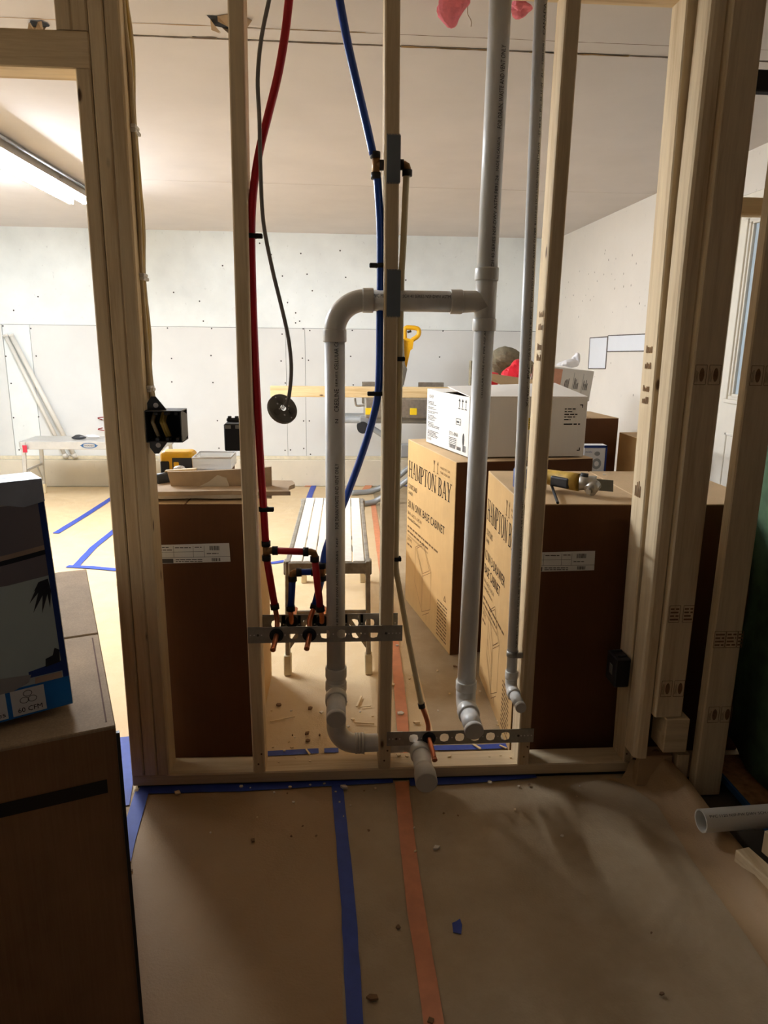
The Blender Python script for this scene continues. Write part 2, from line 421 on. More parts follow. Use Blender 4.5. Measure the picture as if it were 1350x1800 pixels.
def serif_word(face, mb, word, u, v, h, width):
    """roman capitals with thick and thin strokes and serifs"""
    t, s, q = 0.145, 0.055, 0.045
    def R(x0, y0, x1, y1): return [(x0, y0), (x1, y0), (x1, y1), (x0, y1)]
    def D(xa, ya, xb, yb, w): return [(xa - w / 2, ya), (xa + w / 2, ya), (xb + w / 2, yb), (xb - w / 2, yb)]
    def ring(cx, cy, rx, ry, tx, ty, a0, a1, n=18):
        out = []
        for i in range(n):
            p = math.radians(a0 + (a1 - a0) * i / n); w = math.radians(a0 + (a1 - a0) * (i + 1) / n)
            out.append([(cx + rx * math.cos(p), cy + ry * math.sin(p)), (cx + rx * math.cos(w), cy + ry * math.sin(w)),
                        (cx + (rx - tx) * math.cos(w), cy + (ry - ty) * math.sin(w)), (cx + (rx - tx) * math.cos(p), cy + (ry - ty) * math.sin(p))])
        return out
    def stem(x, w, top=True, bot=True):
        o = [R(x, 0, x + w, 1)]
        if bot: o.append(R(x - 0.09, 0, x + w + 0.09, q))
        if top: o.append(R(x - 0.09, 1 - q, x + w + 0.09, 1))
        return o
    G = {
        'H': (0.86, stem(0.1, t) + stem(0.61, t) + [R(0.2, 0.47, 0.65, 0.47 + s)]),
        'A': (0.84, [D(0.12, 0, 0.42, 1, s * 1.2), D(0.72, 0, 0.42, 1, t), R(0.24, 0.31, 0.62, 0.31 + s), R(0.0, 0, 0.25, q), R(0.58, 0, 0.86, q)]),
        'M': (1.02, stem(0.1, s * 1.2, True, True) + stem(0.8, t) + [D(0.5, 0.05, 0.16, 1, t), D(0.5, 0.05, 0.84, 1, s * 1.2)]),
        'P': (0.70, stem(0.1, t, False) + [R(0.02, 1 - q, 0.36, 1), R(0.2, 0.46, 0.36, 0.46 + s)] + ring(0.36, 0.73, 0.29, 0.27, t, s, -90, 90)),
        'T': (0.76, stem(0.31, t, False) + [R(0.02, 1 - q, 0.74, 1), R(0.02, 0.82, 0.06, 1), R(0.70, 0.82, 0.74, 1)]),
        'O': (0.90, ring(0.44, 0.5, 0.4, 0.52, t, s, 0, 360, 30)),
        'N': (0.90, stem(0.1, s * 1.2) + stem(0.7, s * 1.2, True, False) + [D(0.70, 0.0, 0.16, 1, t)]),
        'B': (0.74, stem(0.1, t, False, False) + [R(0.02, 0, 0.38, q), R(0.02, 1 - q, 0.36, 1), R(0.2, 0.5, 0.38, 0.5 + s)] + ring(0.36, 0.765, 0.25, 0.235, t * 0.9, s, -90, 90) + ring(0.37, 0.275, 0.31, 0.275, t, s, -90, 90)),
        'Y': (0.82, stem(0.34, t, False) [1:] + [R(0.34, 0, 0.34 + t, 0.5), D(0.41, 0.45, 0.14, 1, t), D(0.43, 0.45, 0.70, 1, s * 1.2), R(0.0, 1 - q, 0.28, 1), R(0.58, 1 - q, 0.84, 1)]),
        ' ': (0.34, [])}
    tot = sum(G[c][0] for c in word); k = width / tot; x = 0
    for c in word:
        w, polys = G[c]
        for pl in polys: face.poly(mb, [(u + (x + a) * k, v + b * h) for a, b in pl], 0.0009)
        x += w
# ================================================================== THE SETTING
CEIL = 2.30; BACK = 4.80; XR = 2.04; XL = -3.2
MB().box((XL, -3.0, -0.12), (3.2, BACK + 0.1, -0.004)).build('floor', SLAB)
floor = bpy.data.objects['floor']; struct(floor)
# sheets of floor paper laid over the slab
def sheet(name, x0, y0, x1, y1, mat, z=0.0, n=22, amp=0.0025, seed=0):
    mb = MB(); rnd = random.Random(seed); ph = [rnd.uniform(0, 6) for _ in range(6)]
    vs = []; fs = []
    for j in range(n + 1):
        for i in range(n + 1):
            x = x0 + (x1 - x0) * i / n; y = y0 + (y1 - y0) * j / n
            h = amp * (0.5 + 0.5 * math.sin(3.1 * x + ph[0] + 1.7 * math.sin(2.3 * y + ph[1])) * math.sin(2.7 * y + ph[2])) * (0.2 + 0.8 * rnd.random())
            e = min(i, j, n - i, n - j) / 2.0
            vs.append((x, y, z + h * min(1, e)))
    for j in range(n):
        for i in range(n):
            a = j * (n + 1) + i; fs.append((a, a + 1, a + n + 2, a + n + 1))
    mb.add(vs, fs, True); return mb.build(name, mat, floor)
s_ = sheet('floor_paper', -1.2, -2.6, 0.012, -0.02, PAPER1, 0.0005, seed=1)
s_ = sheet('floor_paper', 0.0, -2.6, 1.04, -0.015, PAPER2, 0.0002, seed=2)
s_ = sheet('floor_paper', -3.15, -2.6, -0.60, BACK - 0.06, PAPER3, -0.0018, 40, seed=3)
s_ = sheet('floor_paper', -0.62, -0.02, 0.35, BACK - 0.06, PAPER3, -0.0010, 30, seed=4)
s_ = sheet('floor_paper', 0.30, -0.02, XR - 0.01, BACK - 0.06, PAPER2, -0.0024, 30, seed=5)
# the paper's right edge, turned up against the framing
CR = [at(x, y, Z=0.003) for x, y in ((1092, 1368), (1136, 1382), (1182, 1413), (1215, 1462), (1247, 1510), (1297, 1576), (1347, 1643), (1450, 1790), (1560, 1960))]
EG = [at(x, y, Z=z) for x, y, z in ((1112, 1334, 0.09), (1152, 1318, 0.11), (1197, 1368, 0.07), (1233, 1417, 0.06), (1266, 1457, 0.055), (1308, 1508, 0.055), (1350, 1573, 0.055), (1450, 1720, 0.055), (1560, 1890, 0.055))]
mb = MB(); vs = []; K = 6
for i in range(len(CR)):
    o = Vector((-0.05, 0.0, 0.0))
    row = [CR[i] + o, CR[i]] + [CR[i].lerp(EG[i], t) + Vector((0.004 * math.sin(i * 2.3 + t * 5), 0, 0.008 * math.sin(3.14 * t) + 0.003 * math.sin(i * 1.7))) for t in (0.3, 0.7, 1.0)] + [EG[i] + Vector((0.03, 0, -0.012))]
    vs += row
mb.add(vs, [(i * K + k, i * K + k + 1, (i + 1) * K + k + 1, (i + 1) * K + k) for i in range(len(CR) - 1) for k in range(K - 1)], True).build('turned_up_paper_edge', PAPER1, floor)

# ceiling with its board joints, torn holes
ceil = struct(empty('ceiling', (0, 1, CEIL)))
MB().box((XL, -3.0, CEIL), (3.2, 0.49, CEIL + 0.05)).build('ceiling_board', DW_C, ceil)
MB().box((XL, 0.49, CEIL + 0.002), (3.2, 0.585, CEIL + 0.05)).build('ceiling_board', DW_C, ceil)
MB().box((XL, 0.592, CEIL), (3.2, 2.74, CEIL + 0.05)).build('ceiling_board', DW_C, ceil)
MB().box((XL, 2.741, CEIL - 0.0005), (3.2, BACK + 0.05, CEIL + 0.05)).build('ceiling_board', DW_C, ceil)
JOINT = plain('joint_gap', srgb(120, 98, 72), 0.9, var=0.3, scale=12); JTAN = plain('exposed_tan_paper', srgb(176, 140, 88), 0.9, var=0.2)
def ragged(x0, x1, y, w, seed, mat, name, z=CEIL - 0.0012):
    rnd = random.Random(seed); mb = MB(); n = max(4, int((x1 - x0) / 0.03))
    up = [(x0 + (x1 - x0) * i / n, y + w * rnd.uniform(0.2, 1.0), z) for i in range(n + 1)]
    dn = [(x0 + (x1 - x0) * i / n, y - w * rnd.uniform(0.2, 1.0), z) for i in range(n + 1)]
    mb.add(up + dn, [(i, i + 1, n + 2 + i, n + 1 + i) for i in range(n)])
    return mb.build(name, mat, ceil)
ragged(-2.5, 1.5, 0.588, 0.004, 3, JOINT, 'board_joint')
ragged(-0.45, -0.37, 0.582, 0.007, 5, JOINT, 'board_joint'); ragged(0.22, 0.52, 0.586, 0.008, 6, JTAN, 'board_joint')
ragged(0.64, 0.98, 0.588, 0.008, 8, JTAN, 'board_joint'); ragged(-0.3, 1.5, 0.492, 0.003, 9, JOINT, 'board_joint')
ragged(-1.2, 0.1, 0.49, 0.0035, 10, JTAN, 'board_joint'); ragged(-0.95, 1.9, 2.74, 0.0012, 12, JTAN, 'board_joint')
def hole(cx, cy, rx, ry, seed, flaps):
    rnd = random.Random(seed); mb = MB(); n = 13
    ring = [(cx + rx * math.cos(6.283 * i / n) * rnd.uniform(0.6, 1.15), cy + ry * math.sin(6.283 * i / n) * rnd.uniform(0.6, 1.15)) for i in range(n)]
    mb.poly([(x, y, CEIL - 0.0015) for x, y in ring]); mb.build('torn_hole', DARK, ceil, fixn=False)
    for i in flaps:
        a = ring[i % n]; b = ring[(i + 1) % n]; m = ((a[0] + b[0]) / 2, (a[1] + b[1]) / 2)
        q = MB(); tip = (m[0] * 0.7 + cx * 0.3, m[1] * 0.7 + cy * 0.3)
        q.add([(a[0], a[1], CEIL - 0.001), (b[0], b[1], CEIL - 0.001), (tip[0] + 0.01, tip[1], CEIL - rnd.uniform(0.018, 0.035)), (a[0] * 0.5 + tip[0] * 0.5 - 0.01, a[1] * 0.5 + tip[1] * 0.5, CEIL - rnd.uniform(0.01, 0.025))], [(0, 1, 2, 3)])
        q.build('torn_paper_flap', GYPP, ceil, fixn=False)
p = at(402, 38, Z=CEIL); hole(p.x, p.y, 0.075, 0.06, 4, (0, 3, 5, 6, 9, 11))
p = at(68, 42, Z=CEIL); hole(p.x, p.y, 0.045, 0.028, 8, (2, 4, 7, 10))

# back wall: painted boards above, bare grey boards below, concrete footing
wb = struct(empty('wall_back', (0, BACK, 0)))
for x0, x1 in ((XL, -1.9), (-1.898, 0.54), (0.542, XR + 0.3)):
    MB().box((x0, BACK, 1.474), (x1, BACK + 0.02, CEIL)).build('upper_board', DW_UP, wb)
pl = [(XL, -2.98), (-2.975, -2.74), (-2.735, -0.452), (-0.449, -0.275), (-0.272, XR + 0.3)]
for i, (x0, x1) in enumerate(pl):
    MB().box((x0, BACK - (0.004 if i == 0 else 0), 0.285), (x1, BACK + 0.02, 1.471)).build('lower_board', DW_LOW if i != 1 else DW_UP, wb)  # second board lighter: paints the brighter side of a shading step
MB().box((XL, BACK - 0.05, -0.004), (XR + 0.3, BACK + 0.12, 0.252), 0.004).build('concrete_footing', CONC, wb)
MB().box((XL, BACK - 0.02, 0.252), (XR + 0.3, BACK + 0.02, 0.284), 0.003).build('sill_strip', plain('pale_sill', srgb(226, 214, 186), 0.8), wb)
mb = MB(); rnd = random.Random(21)
def screw(mb, x, z, y=BACK - 0.0025, r=0.0075):
    mb.add([(x + r * math.cos(k * 1.047), y, z + r * math.sin(k * 1.047)) for k in range(6)], [tuple(range(6))])
for x in (-2.95, -2.72, -2.0, -1.5, -1.12, -0.72, -0.48, -0.42, -0.3, -0.24, 0.16, 0.6, 1.0, 1.4):
    for z in (0.33, 0.62, 0.95, 1.2, 1.44):
        if rnd.random() < 0.86: screw(mb, x + rnd.uniform(-0.02, 0.02), z + rnd.uniform(-0.03, 0.03))
    for z in (1.55, 1.75, 1.95, 2.15):
        if rnd.random() < 0.5: screw(mb, x + rnd.uniform(-0.15, 0.15), z + rnd.uniform(-0.06, 0.06))
mb.build('screw_heads', SCREW, wb, 'stuff', fixn=False)

# right wall of the back room with two patches and a door
wr = struct(empty('wall_right', (XR, 2.5, 0)))
MB().box((XR, 1.72, -0.004), (XR + 0.1, BACK + 0.1, CEIL)).build('wall_board', DW_R, wr)
MB().box((XR, 0.2, 2.06), (XR + 0.1, 1.72, CEIL)).build('wall_board', DW_R, wr)
MB().box((XR, -0.6, -0.004), (XR + 0.1, 0.78, 2.06)).build('wall_board', DW_R, wr)
def yz(mb, pts, x): mb.add([(x, y, z) for y, z in pts], [tuple(range(len(pts)))])
def patch(corners, name):
    p = [at(x, y, X=XR) for x, y in corners]
    MB().prism([(q.y, q.z) for q in p], (XR, 0, 0), (0, 1, 0), (0, 0, 1), (-1, 0, 0), 0.0, 0.003).build(name, plain('patch_board', srgb(232, 234, 238), 0.8, var=0.01), wr)
    g = MB(); pp = [Vector((XR - 0.0036, q.y, q.z)) for q in p]
    for i in range(len(pp)):
        a, b = pp[i], pp[(i + 1) % len(pp)]; g.cyl(a, b, 0.0035, 6)
    g.build('pencil_cut_line', plain('cut_line', srgb(110, 100, 92), 0.9, var=0.3), wr)
patch([(1038, 594), (1069, 592), (1065, 648), (1035, 648)], 'wall_patch')
patch([(1070, 590), (1140, 587), (1140, 617), (1068, 618)], 'wall_patch')
mb = MB(); rnd = random.Random(5)
for i in range(60):
    y = rnd.uniform(1.8, 4.6); z = rnd.choice((rnd.uniform(1.55, 1.8), rnd.uniform(1.75, 2.0), rnd.uniform(0.9, 2.1)))
    r = rnd.uniform(0.003, 0.006); mb.add([(XR - 0.002, y + r * math.cos(k * 1.047), z + r * 1.6 * math.sin(k * 1.047)) for k in range(6)], [tuple(range(6))])
mb.build('screw_heads', plain('screw_dimple', srgb(150, 138, 124), 0.9), wr, 'stuff', fixn=False)
dr = struct(empty('door_1', (XR, 1.2, 0)))
MB().box((XR - 0.012, 0.80, 0.01), (XR + 0.03, 1.66, 2.03), 0.003).build('door_slab', DOORW, dr)
for a, b in ((0.74, 0.80), (1.66, 1.72)): MB().box((XR - 0.02, a, 0.0), (XR + 0.05, b, 2.06), 0.004).build('door_casing', DOORW, dr)
MB().box((XR - 0.02, 0.74, 2.03), (XR + 0.05, 1.72, 2.09), 0.004).build('door_casing', DOORW, dr)
for y0, y1, z0, z1 in ((1.565, 1.59, 1.10, 1.97), (1.535, 1.55, 1.12, 1.95), (1.508, 1.52, 1.13, 1.94)):
    mb = MB()
    for q in ((y0, y1, z0, z1), (2.44 - y1, 2.44 - y0, z0, z1), (2.44 - y1, y1, z0 - 0.02, z0), (2.44 - y1, y1, z1, z1 + 0.02)): mb.box((XR - 0.03, q[0], q[2]), (XR - 0.012, q[1], q[3]), 0.004, 2)
    mb.build('window_frame', DOORW, dr)
MB().box((XR - 0.016, 0.93, 1.12), (XR - 0.0125, 1.51, 1.95)).build('glass_pane', GLASS, dr)
for y in (1.32, 1.12): MB().box((XR - 0.022, y, 1.13), (XR - 0.012, y + 0.018, 1.94), 0.002).build('glazing_bar', DOORW, dr)
for i, (y0, y1, z0, z1) in enumerate(((0.9, 0.915, 0.2, 0.93), (1.545, 1.56, 0.2, 0.93), (0.9, 1.56, 0.2, 0.215), (0.9, 1.56, 0.915, 0.93))): MB().box((XR - 0.018, y0, z0), (XR - 0.010, y1, z1), 0.003).build('raised_moulding', DOORW, dr)
# left wall, mostly outside the picture; far wall of the front room's right side
MB().box((XL - 0.1, -3.0, -0.004), (XL, BACK + 0.1, CEIL)).build('wall_left', DW_L); struct(bpy.data.objects['wall_left'])
MB().box((1.62, -3.0, -0.004), (1.72, -0.45, CEIL)).build('wall_front_right', DARKW); struct(bpy.data.objects['wall_front_right'])

# ------------------------------------------------------------------ stud partition
wm = struct(empty('wall_middle', (0.17, 0.045, 0)))
T = 0.038; D = 0.089; PZ = 0.046; TP = 2.237; BV = 0.0038
def stud(x0, z0=PZ, z1=TP, y0=0.0, y1=D, w=T, name='stud', x1t=None, mat=WOODZ, parent=None, bow=0.0, bv=BV):
    """upright board, optionally out of plumb (x1t) and bowed"""
    bm_ = MB(); n = 7 if bow else 1
    bx = [(x0 + bv, y0), (x0 + w - bv, y0), (x0 + w, y0 + bv), (x0 + w, y1 - bv), (x0 + w - bv, y1), (x0 + bv, y1), (x0, y1 - bv), (x0, y0 + bv)]
    vs = []
    for i in range(n + 1):
        t = i / n; dx = (0 if x1t is None else (x1t - x0) * t) + bow * math.sin(math.pi * t)
        vs += [(x + dx, y, z0 + (z1 - z0) * t) for x, y in bx]
    fs = [tuple(reversed(range(8))), tuple(range(n * 8, n * 8 + 8))]
    for i in range(n):
        fs += [(i * 8 + k, i * 8 + (k + 1) % 8, (i + 1) * 8 + (k + 1) % 8, (i + 1) * 8 + k) for k in range(8)]
    bm_.add(vs, fs); return bm_.build(name, mat, wm if parent is None else parent)
MB().box((-0.634, 0.0, 0.008), (0.985, D, PZ), 0.004).build('bottom_plate', WOODX, wm)
MB().box((-1.9, 0.0, TP), (1.04, D, TP + 0.030), 0.003).build('top_plate', WOODX, wm)
MB().box((-1.9, 0.0, TP + 0.031), (1.04, D, CEIL - 0.001), 0.003).build('top_plate', WOODX, wm)
MB().box((-0.62, 0.006, -0.002), (0.98, D - 0.004, 0.0085)).build('plate_gap_shade', BLACKI, wm)  # black strip standing in for the shade in the gap under the plate
stud(-0.634, PZ, 2.011, name='trimmer_stud', w=0.0372)
stud(-0.5945, PZ, TP, name='king_stud', w=0.0372); stud(-0.555, PZ, TP, name='king_stud', w=0.0372, bow=-0.003)
header = MB().box((-1.9, 0.0, 2.011), (-0.596, D, 2.095), 0.003).build('header', WOODX, wm)
stud(-0.672, 2.096, TP, name='cripple_stud'); stud(-0.634, 2.096, TP, name='cripple_stud')
stud(-0.2605, x1t=-0.257, bow=-0.008); stud(0.134, x1t=0.128, bow=0.005); stud(0.583, x1t=0.586, bow=-0.004); stud(0.932, x1t=0.896, bow=-0.003)
stud(-1.70, PZ, 2.011, name='trimmer_stud'); stud(-1.739, PZ, TP, name='king_stud')
for sx in (-0.245, 0.15, 0.6, 0.94):          # toe nails at the foot of each stud
    q = MB()
    for dx, z in ((0.002, 0.075), (0.012, 0.11)): q.cyl((sx + dx, 0.0005, z), (sx + dx, -0.0012, z), 0.003, 8)
    q.build('toe_nail', INKF, wm)
# corner post of the side wall, on the right
ws = struct(empty('wall_side', (1.0, -0.08, 0)))
mb = MB()                                       # round-edged corner board in front of the last stud
bx = [(0.927, -0.010), (0.927, -0.068), (0.930, -0.077), (0.937, -0.083), (0.948, -0.086), (0.9655, -0.086), (0.9655, -0.010)]
vs = []; n = 8; nb = len(bx)
for i in range(n + 1):
    t = i / n; z = 0.112 + (CEIL - 0.116) * t; dx = -0.008 * t + 0.003 * math.sin(7 * t)
    vs += [(x + (dx if k < 5 else -0.008 * t), y, z) for k, (x, y) in enumerate(bx)]
fs = [tuple(reversed(range(nb))), tuple(range(n * nb, n * nb + nb))] + [(i * nb + k, i * nb + (k + 1) % nb, (i + 1) * nb + (k + 1) % nb, (i + 1) * nb + k) for i in range(n) for k in range(nb)]
mb.add(vs, fs).build('corner_stud', WOODZ, ws)
stud(0.968, 0.266, CEIL - 0.003, -0.107, -0.069, 0.085, 'corner_stud', x1t=0.963, parent=ws)
stud(1.110, 0.004, CEIL - 0.003, -0.125, -0.087, 0.087, 'stud', x1t=1.110, parent=ws)
MB().box((1.0, -0.118, 0.15), (1.075, -0.03, 0.264), 0.003).build('blocking', WOODX, ws)
MB().box((0.95, -0.07, 0.004), (1.06, -0.012, 0.108), 0.003).build('paper_wrapped_block', PAPER1, ws)
stud(1.068, 0.004, 0.12, -0.085, -0.047, 0.04, 'spacer_block', parent=ws)
stud(1.478, 0.004, CEIL - 0.003, -0.06, 0.018, 0.038, 'stud', parent=ws)
MB().box((1.052, -0.02, 1.712), (1.477, 0.018, 1.757), 0.003).build('blocking', WOODX, ws)
MB().box((1.056, 0.02, 1.757), (1.090, 0.058, CEIL - 0.003), 0.003).build('jamb_board', DARKW, ws)
MB().box((1.05, -0.06, 2.00), (1.477, -0.03, 2.05), 0.003).build('pipe_block', BLACKI, ws)
# lumber grade stamps printed on the side studs
def stamp(face, u, v, w, h, rnd, parent, ell=False):
    m = MB(); face.loop(m, [(u, v), (u + w, v), (u + w, v + h), (u, v + h)], 0.0014)
    if ell:
        pts = [(u + w * 0.6 + w * 0.22 * math.cos(i * 0.524), v + h / 2 + h * 0.36 * math.sin(i * 0.524)) for i in range(12)]; face.poly(m, pts)
        for k in range(3): face.rect(m, u + w * (0.08 + 0.08 * k), v + h * 0.15, u + w * (0.11 + 0.08 * k), v + h * rnd.uniform(0.6, 0.85))
    else:
        for k in range(4): face.words(m, u + w * 0.1, u + w * 0.9, v + h * (0.12 + 0.21 * k), h * 0.16, rnd)
    m.build('grade_stamp', STAMP, parent, fixn=False)
rnd = random.Random(9)
fb = Face((0.966, -0.1072, 0), (1, 0, 0), (0, 0, 1)); fc = Face((1.112, -0.1252, 0), (1, 0, 0), (0, 0, 1))
for u, v, e in ((0.006, 1.265, True), (0.045, 1.265, True), (0.010, 0.575, False), (0.052, 0.575, False), (0.012, 0.335, True), (0.051, 0.335, True)): stamp(fb, u, v, 0.032, 0.052, rnd, ws, e)
for u, v, e in ((0.006, 1.265, True), (0.046, 1.265, True), (-0.0, 0.50, False), (0.036, 0.50, False), (0.072, 0.50, False), (0.012, 0.255, True), (0.052, 0.255, True)): stamp(fc, u, v, 0.034 if u < 0.06 else 0.015, 0.052, rnd, ws, e)
# ink marks on the narrow lit faces of the middle studs
m = MB()
for v, h in ((1.345, 0.022), (1.30, 0.022), (1.235, 0.018), (1.20, 0.02), (0.92, 0.05)):
    tz = (v - PZ) / (TP - PZ); ff = Face((0.932 - 0.036 * tz - 0.003 * math.sin(math.pi * tz) - 0.0006, 0.085, 0), (0, -1, 0), (0, 0, 1))
    for k in range(4): ff.rect(m, 0.018 + 0.011 * k, v, 0.025 + 0.011 * k, v + h * rnd.uniform(0.6, 1))
m.build('grade_stamp', STAMP, wm, fixn=False)
m = MB(); ff = Face((0.5803, 0.085, 0), (0, -1, 0), (0, 0, 1))
for v in (1.44, 1.405, 1.35, 1.32):
    for k in range(4): ff.rect(m, 0.03 + 0.011 * k, v, 0.036 + 0.011 * k, v + rnd.uniform(0.01, 0.02))
m.build('grade_stamp', STAMP, wm, fixn=False)
# ================================================================== PLUMBING IN THE PARTITION
PY = 0.045                                      # centre of the wall
R2 = 0.0285                                     # drain pipe radius
dw = thing('drain_pipe_assembly', 'white PVC drain and vent pipes joined in a loop between the studs', 'drain pipe', (at(591, 900, Y=PY).x, PY, 0.05))
Z = Vector((0, 0, 1)); FW = Vector((0, -1, 0))
hz = at(640, 528, Y=PY).z                        # height of the horizontal vent
tl = at(589, 600, Y=PY); bl = at(590, 1150, Y=PY)
xl = (tl.x + bl.x) / 2
tr_ = at(880, 0, Y=PY); br_ = at(820, 1195, Y=PY)
def xr(z): return br_.x + (tr_.x - br_.x) * (z - br_.z) / (tr_.z - br_.z)
ER = 0.085
def socket(p0, d, L, name='socket', r=R2 * 1.17, parent=None):
    d = Vector(d).normalized(); p0 = Vector(p0)
    return MB().tube([p0, p0 + d * 0.003, p0 + d * (L - 0.003), p0 + d * L], [r * 0.97, r, r, r * 0.97], 28).build(name, PVCF, parent or dw)
# top left bend
c = Vector((xl + ER, PY, hz - ER))
MB().tube(arc(c, (-1, 0, 0), (0, 0, 1), ER, 14), R2 * 1.06, 28).build('elbow', PVCF, dw)
el = bpy.data.objects['elbow']
socket((xl, PY, hz - ER - 0.028), (0, 0, 1), 0.034, parent=el); socket((xl + ER - 0.008, PY, hz), (1, 0, 0), 0.03, parent=el)
# horizontal vent to the tee
xt = xr(hz)
MB().cyl((xl + ER, PY, hz), (xt - 0.05, PY, hz), R2, 28).build('pipe', PVC, dw)
# sanitary tee
te = MB()
te.cyl((xr(hz - 0.055), PY, hz - 0.055), (xr(hz + 0.075), PY, hz + 0.075), R2 * 1.05, 28)
te.tube([(xt - 0.075, PY, hz), (xt - 0.055, PY, hz + 0.001), (xt - 0.025, PY, hz + 0.002), (xt, PY, hz - 0.012)], R2 * 1.05, 28)
tee = te.build('tee_fitting', PVCF, dw)
socket((xr(hz + 0.058), PY, hz + 0.058), (0, 0, 1), 0.034, parent=tee); socket((xr(hz - 0.078), PY, hz - 0.078), (0, 0, 1), 0.034, parent=tee)
socket((xt - 0.1, PY, hz), (1, 0, 0), 0.034, parent=tee)
# right stack above and below the tee
rp_up = MB().cyl((xr(hz + 0.06), PY, hz + 0.06), (xr(CEIL - 0.001), PY, CEIL - 0.001), R2, 28).build('pipe', PVC, dw)
zb = at(820, 1205, Y=PY).z
MB().cyl((xr(zb - 0.03), PY, zb - 0.03), (xr(hz - 0.05), PY, hz - 0.05), R2, 28).build('pipe', PVC, dw)
def forward_elbow(x, z, r, L, endup, parent_name, er=0.036, skew=0.0):
    """bend from a vertical pipe towards the room, then a capped stub"""
    e = MB(); cc = Vector((x, PY - er, z - 0.03))
    pts = [Vector((x, PY, z)), Vector((x, PY, z - 0.03))] + [cc + Vector((0, er * math.cos(a), -er * math.sin(a))) for a in [math.pi / 2 * i / 10 for i in range(1, 11)]]
    e.tube(pts, r * 1.1, 28); o = e.build('elbow', PVCF, dw if parent_name is None else parent_name)
    zz = z - 0.03 - er
    MB().tube([(x, PY - er + 0.002, zz), (x, PY - er - 0.002, zz), (x, PY - er - 0.03, zz), (x, PY - er - 0.032, zz)], [r * 1.16, r * 1.2, r * 1.2, r * 1.15], 28).build('socket', PVCF, o)
    return Vector((x, PY - er - 0.03, zz)), o
socket((xr(zb), PY, zb - 0.012), (0, 0, 1), 0.03)
tipx = at(833, 1284, Y=-0.10)
e0, eo = forward_elbow(xr(zb), zb, R2, 0.1, 0, None)
def stub(p0, p1, r, parent, name='stub_pipe'):
    p0 = Vector(p0); p1 = Vector(p1); d = (p1 - p0).normalized()
    o = MB().cyl(p0 - d * 0.01, p1, r, 28).build(name, PVC, parent)
    MB().tube([p1 - d * 0.012, p1 + d * 0.001, p1 + d * 0.0035], [r * 1.015, r * 1.015, r * 0.95], 28).build('test_cap', PVCC, o)
stub(e0, (tipx.x, -0.105, tipx.z), R2, dw)
# left stack, tee with capped stub, bend along the plate
zt = at(590, 1178, Y=PY).z
MB().cyl((xl, PY, zt), (xl, PY, hz - ER + 0.002), R2, 28).build('pipe', PVC, dw)
socket((xl, PY, zt - 0.022), (0, 0, 1), 0.034, 'coupling')
zs = at(590, 1225, Y=0.0).z                      # height of the stub
tee2 = MB().cyl((xl, PY, zs - 0.062), (xl, PY, zt + 0.0), R2 * 1.06, 28).build('tee_fitting', PVCF, dw)
MB().tube([(xl, PY, zt - 0.068), (xl, PY, zt - 0.065), (xl, PY, zt - 0.04), (xl, PY, zt - 0.037)], [R2 * 1.1, R2 * 1.17, R2 * 1.17, R2 * 1.1], 28).build('socket', PVCF, tee2)
MB().tube([(xl, PY, zs), (xl, 0.0, zs)], R2 * 1.08, 28).build('branch', PVCF, tee2)
MB().tube([(xl, 0.004, zs), (xl, 0.0, zs), (xl, -0.026, zs), (xl, -0.03, zs)], [R2 * 1.1, R2 * 1.17, R2 * 1.17, R2 * 1.1], 28).build('socket', PVCF, tee2)
tip = at(590, 1264, Y=-0.10); stub((xl, -0.03, zs), (xl, -0.122, zs - 0.007), R2, dw)
zh = at(640, 1306, Y=PY).z
er = min(0.064, zs - 0.05 - zh)
el2 = MB().tube([(xl, PY, zs - 0.05)] + arc((xl + er, PY, zh + er), (-1, 0, 0), (0, 0, -1), er, 14), R2 * 1.08, 28).build('elbow', PVCF, dw)
MB().tube([(xl, PY, zs - 0.052), (xl, PY, zs - 0.05), (xl, PY, zs - 0.025), (xl, PY, zs - 0.023)], [R2 * 1.1, R2 * 1.17, R2 * 1.17, R2 * 1.1], 28).build('socket', PVCF, el2)
for k in range(3): MB().tube([(xl + er - 0.004 + 0.01 * k, PY, zh), (xl + er + 0.005 + 0.01 * k, PY, zh)], R2 * (1.16 - 0.015 * (k % 2)), 28).build('collar', PVCF, el2)
xe = at(735, 1318, Y=PY).x
MB().cyl((xl + er + 0.02, PY, zh), (xe - 0.05, PY, zh), R2, 28).build('pipe', PVC, dw)
ee = 0.05
el3 = MB().tube([(xe - ee - 0.002, PY, zh)] + arc((xe - ee, PY - ee, zh), (0, 1, 0), (1, 0, 0), ee, 10), R2 * 1.08, 28).build('elbow', PVCF, dw)
MB().tube([(xe - ee - 0.045, PY, zh), (xe - ee, PY, zh)], R2 * 1.16, 28).build('socket', PVCF, el3)
MB().tube([(xe, PY - ee + 0.004, zh), (xe, PY - ee, zh), (xe, PY - ee - 0.028, zh), (xe, PY - ee - 0.032, zh)], [R2 * 1.1, R2 * 1.2, R2 * 1.2, R2 * 1.1], 28).build('socket', PVCF, el3)
stub((xe, PY - ee - 0.02, zh), (xe - 0.001, -0.165, zh - 0.006), R2, dw)
tip3 = MB().tube([(xe, -0.10, zh - 0.003), (xe, -0.125, zh - 0.004), (xe, -0.167, zh - 0.006), (xe, -0.1695, zh - 0.006)], [R2 * 1.02, R2 * 1.17, R2 * 1.17, R2 * 1.08], 28).build('end_cap', PVCC, dw)
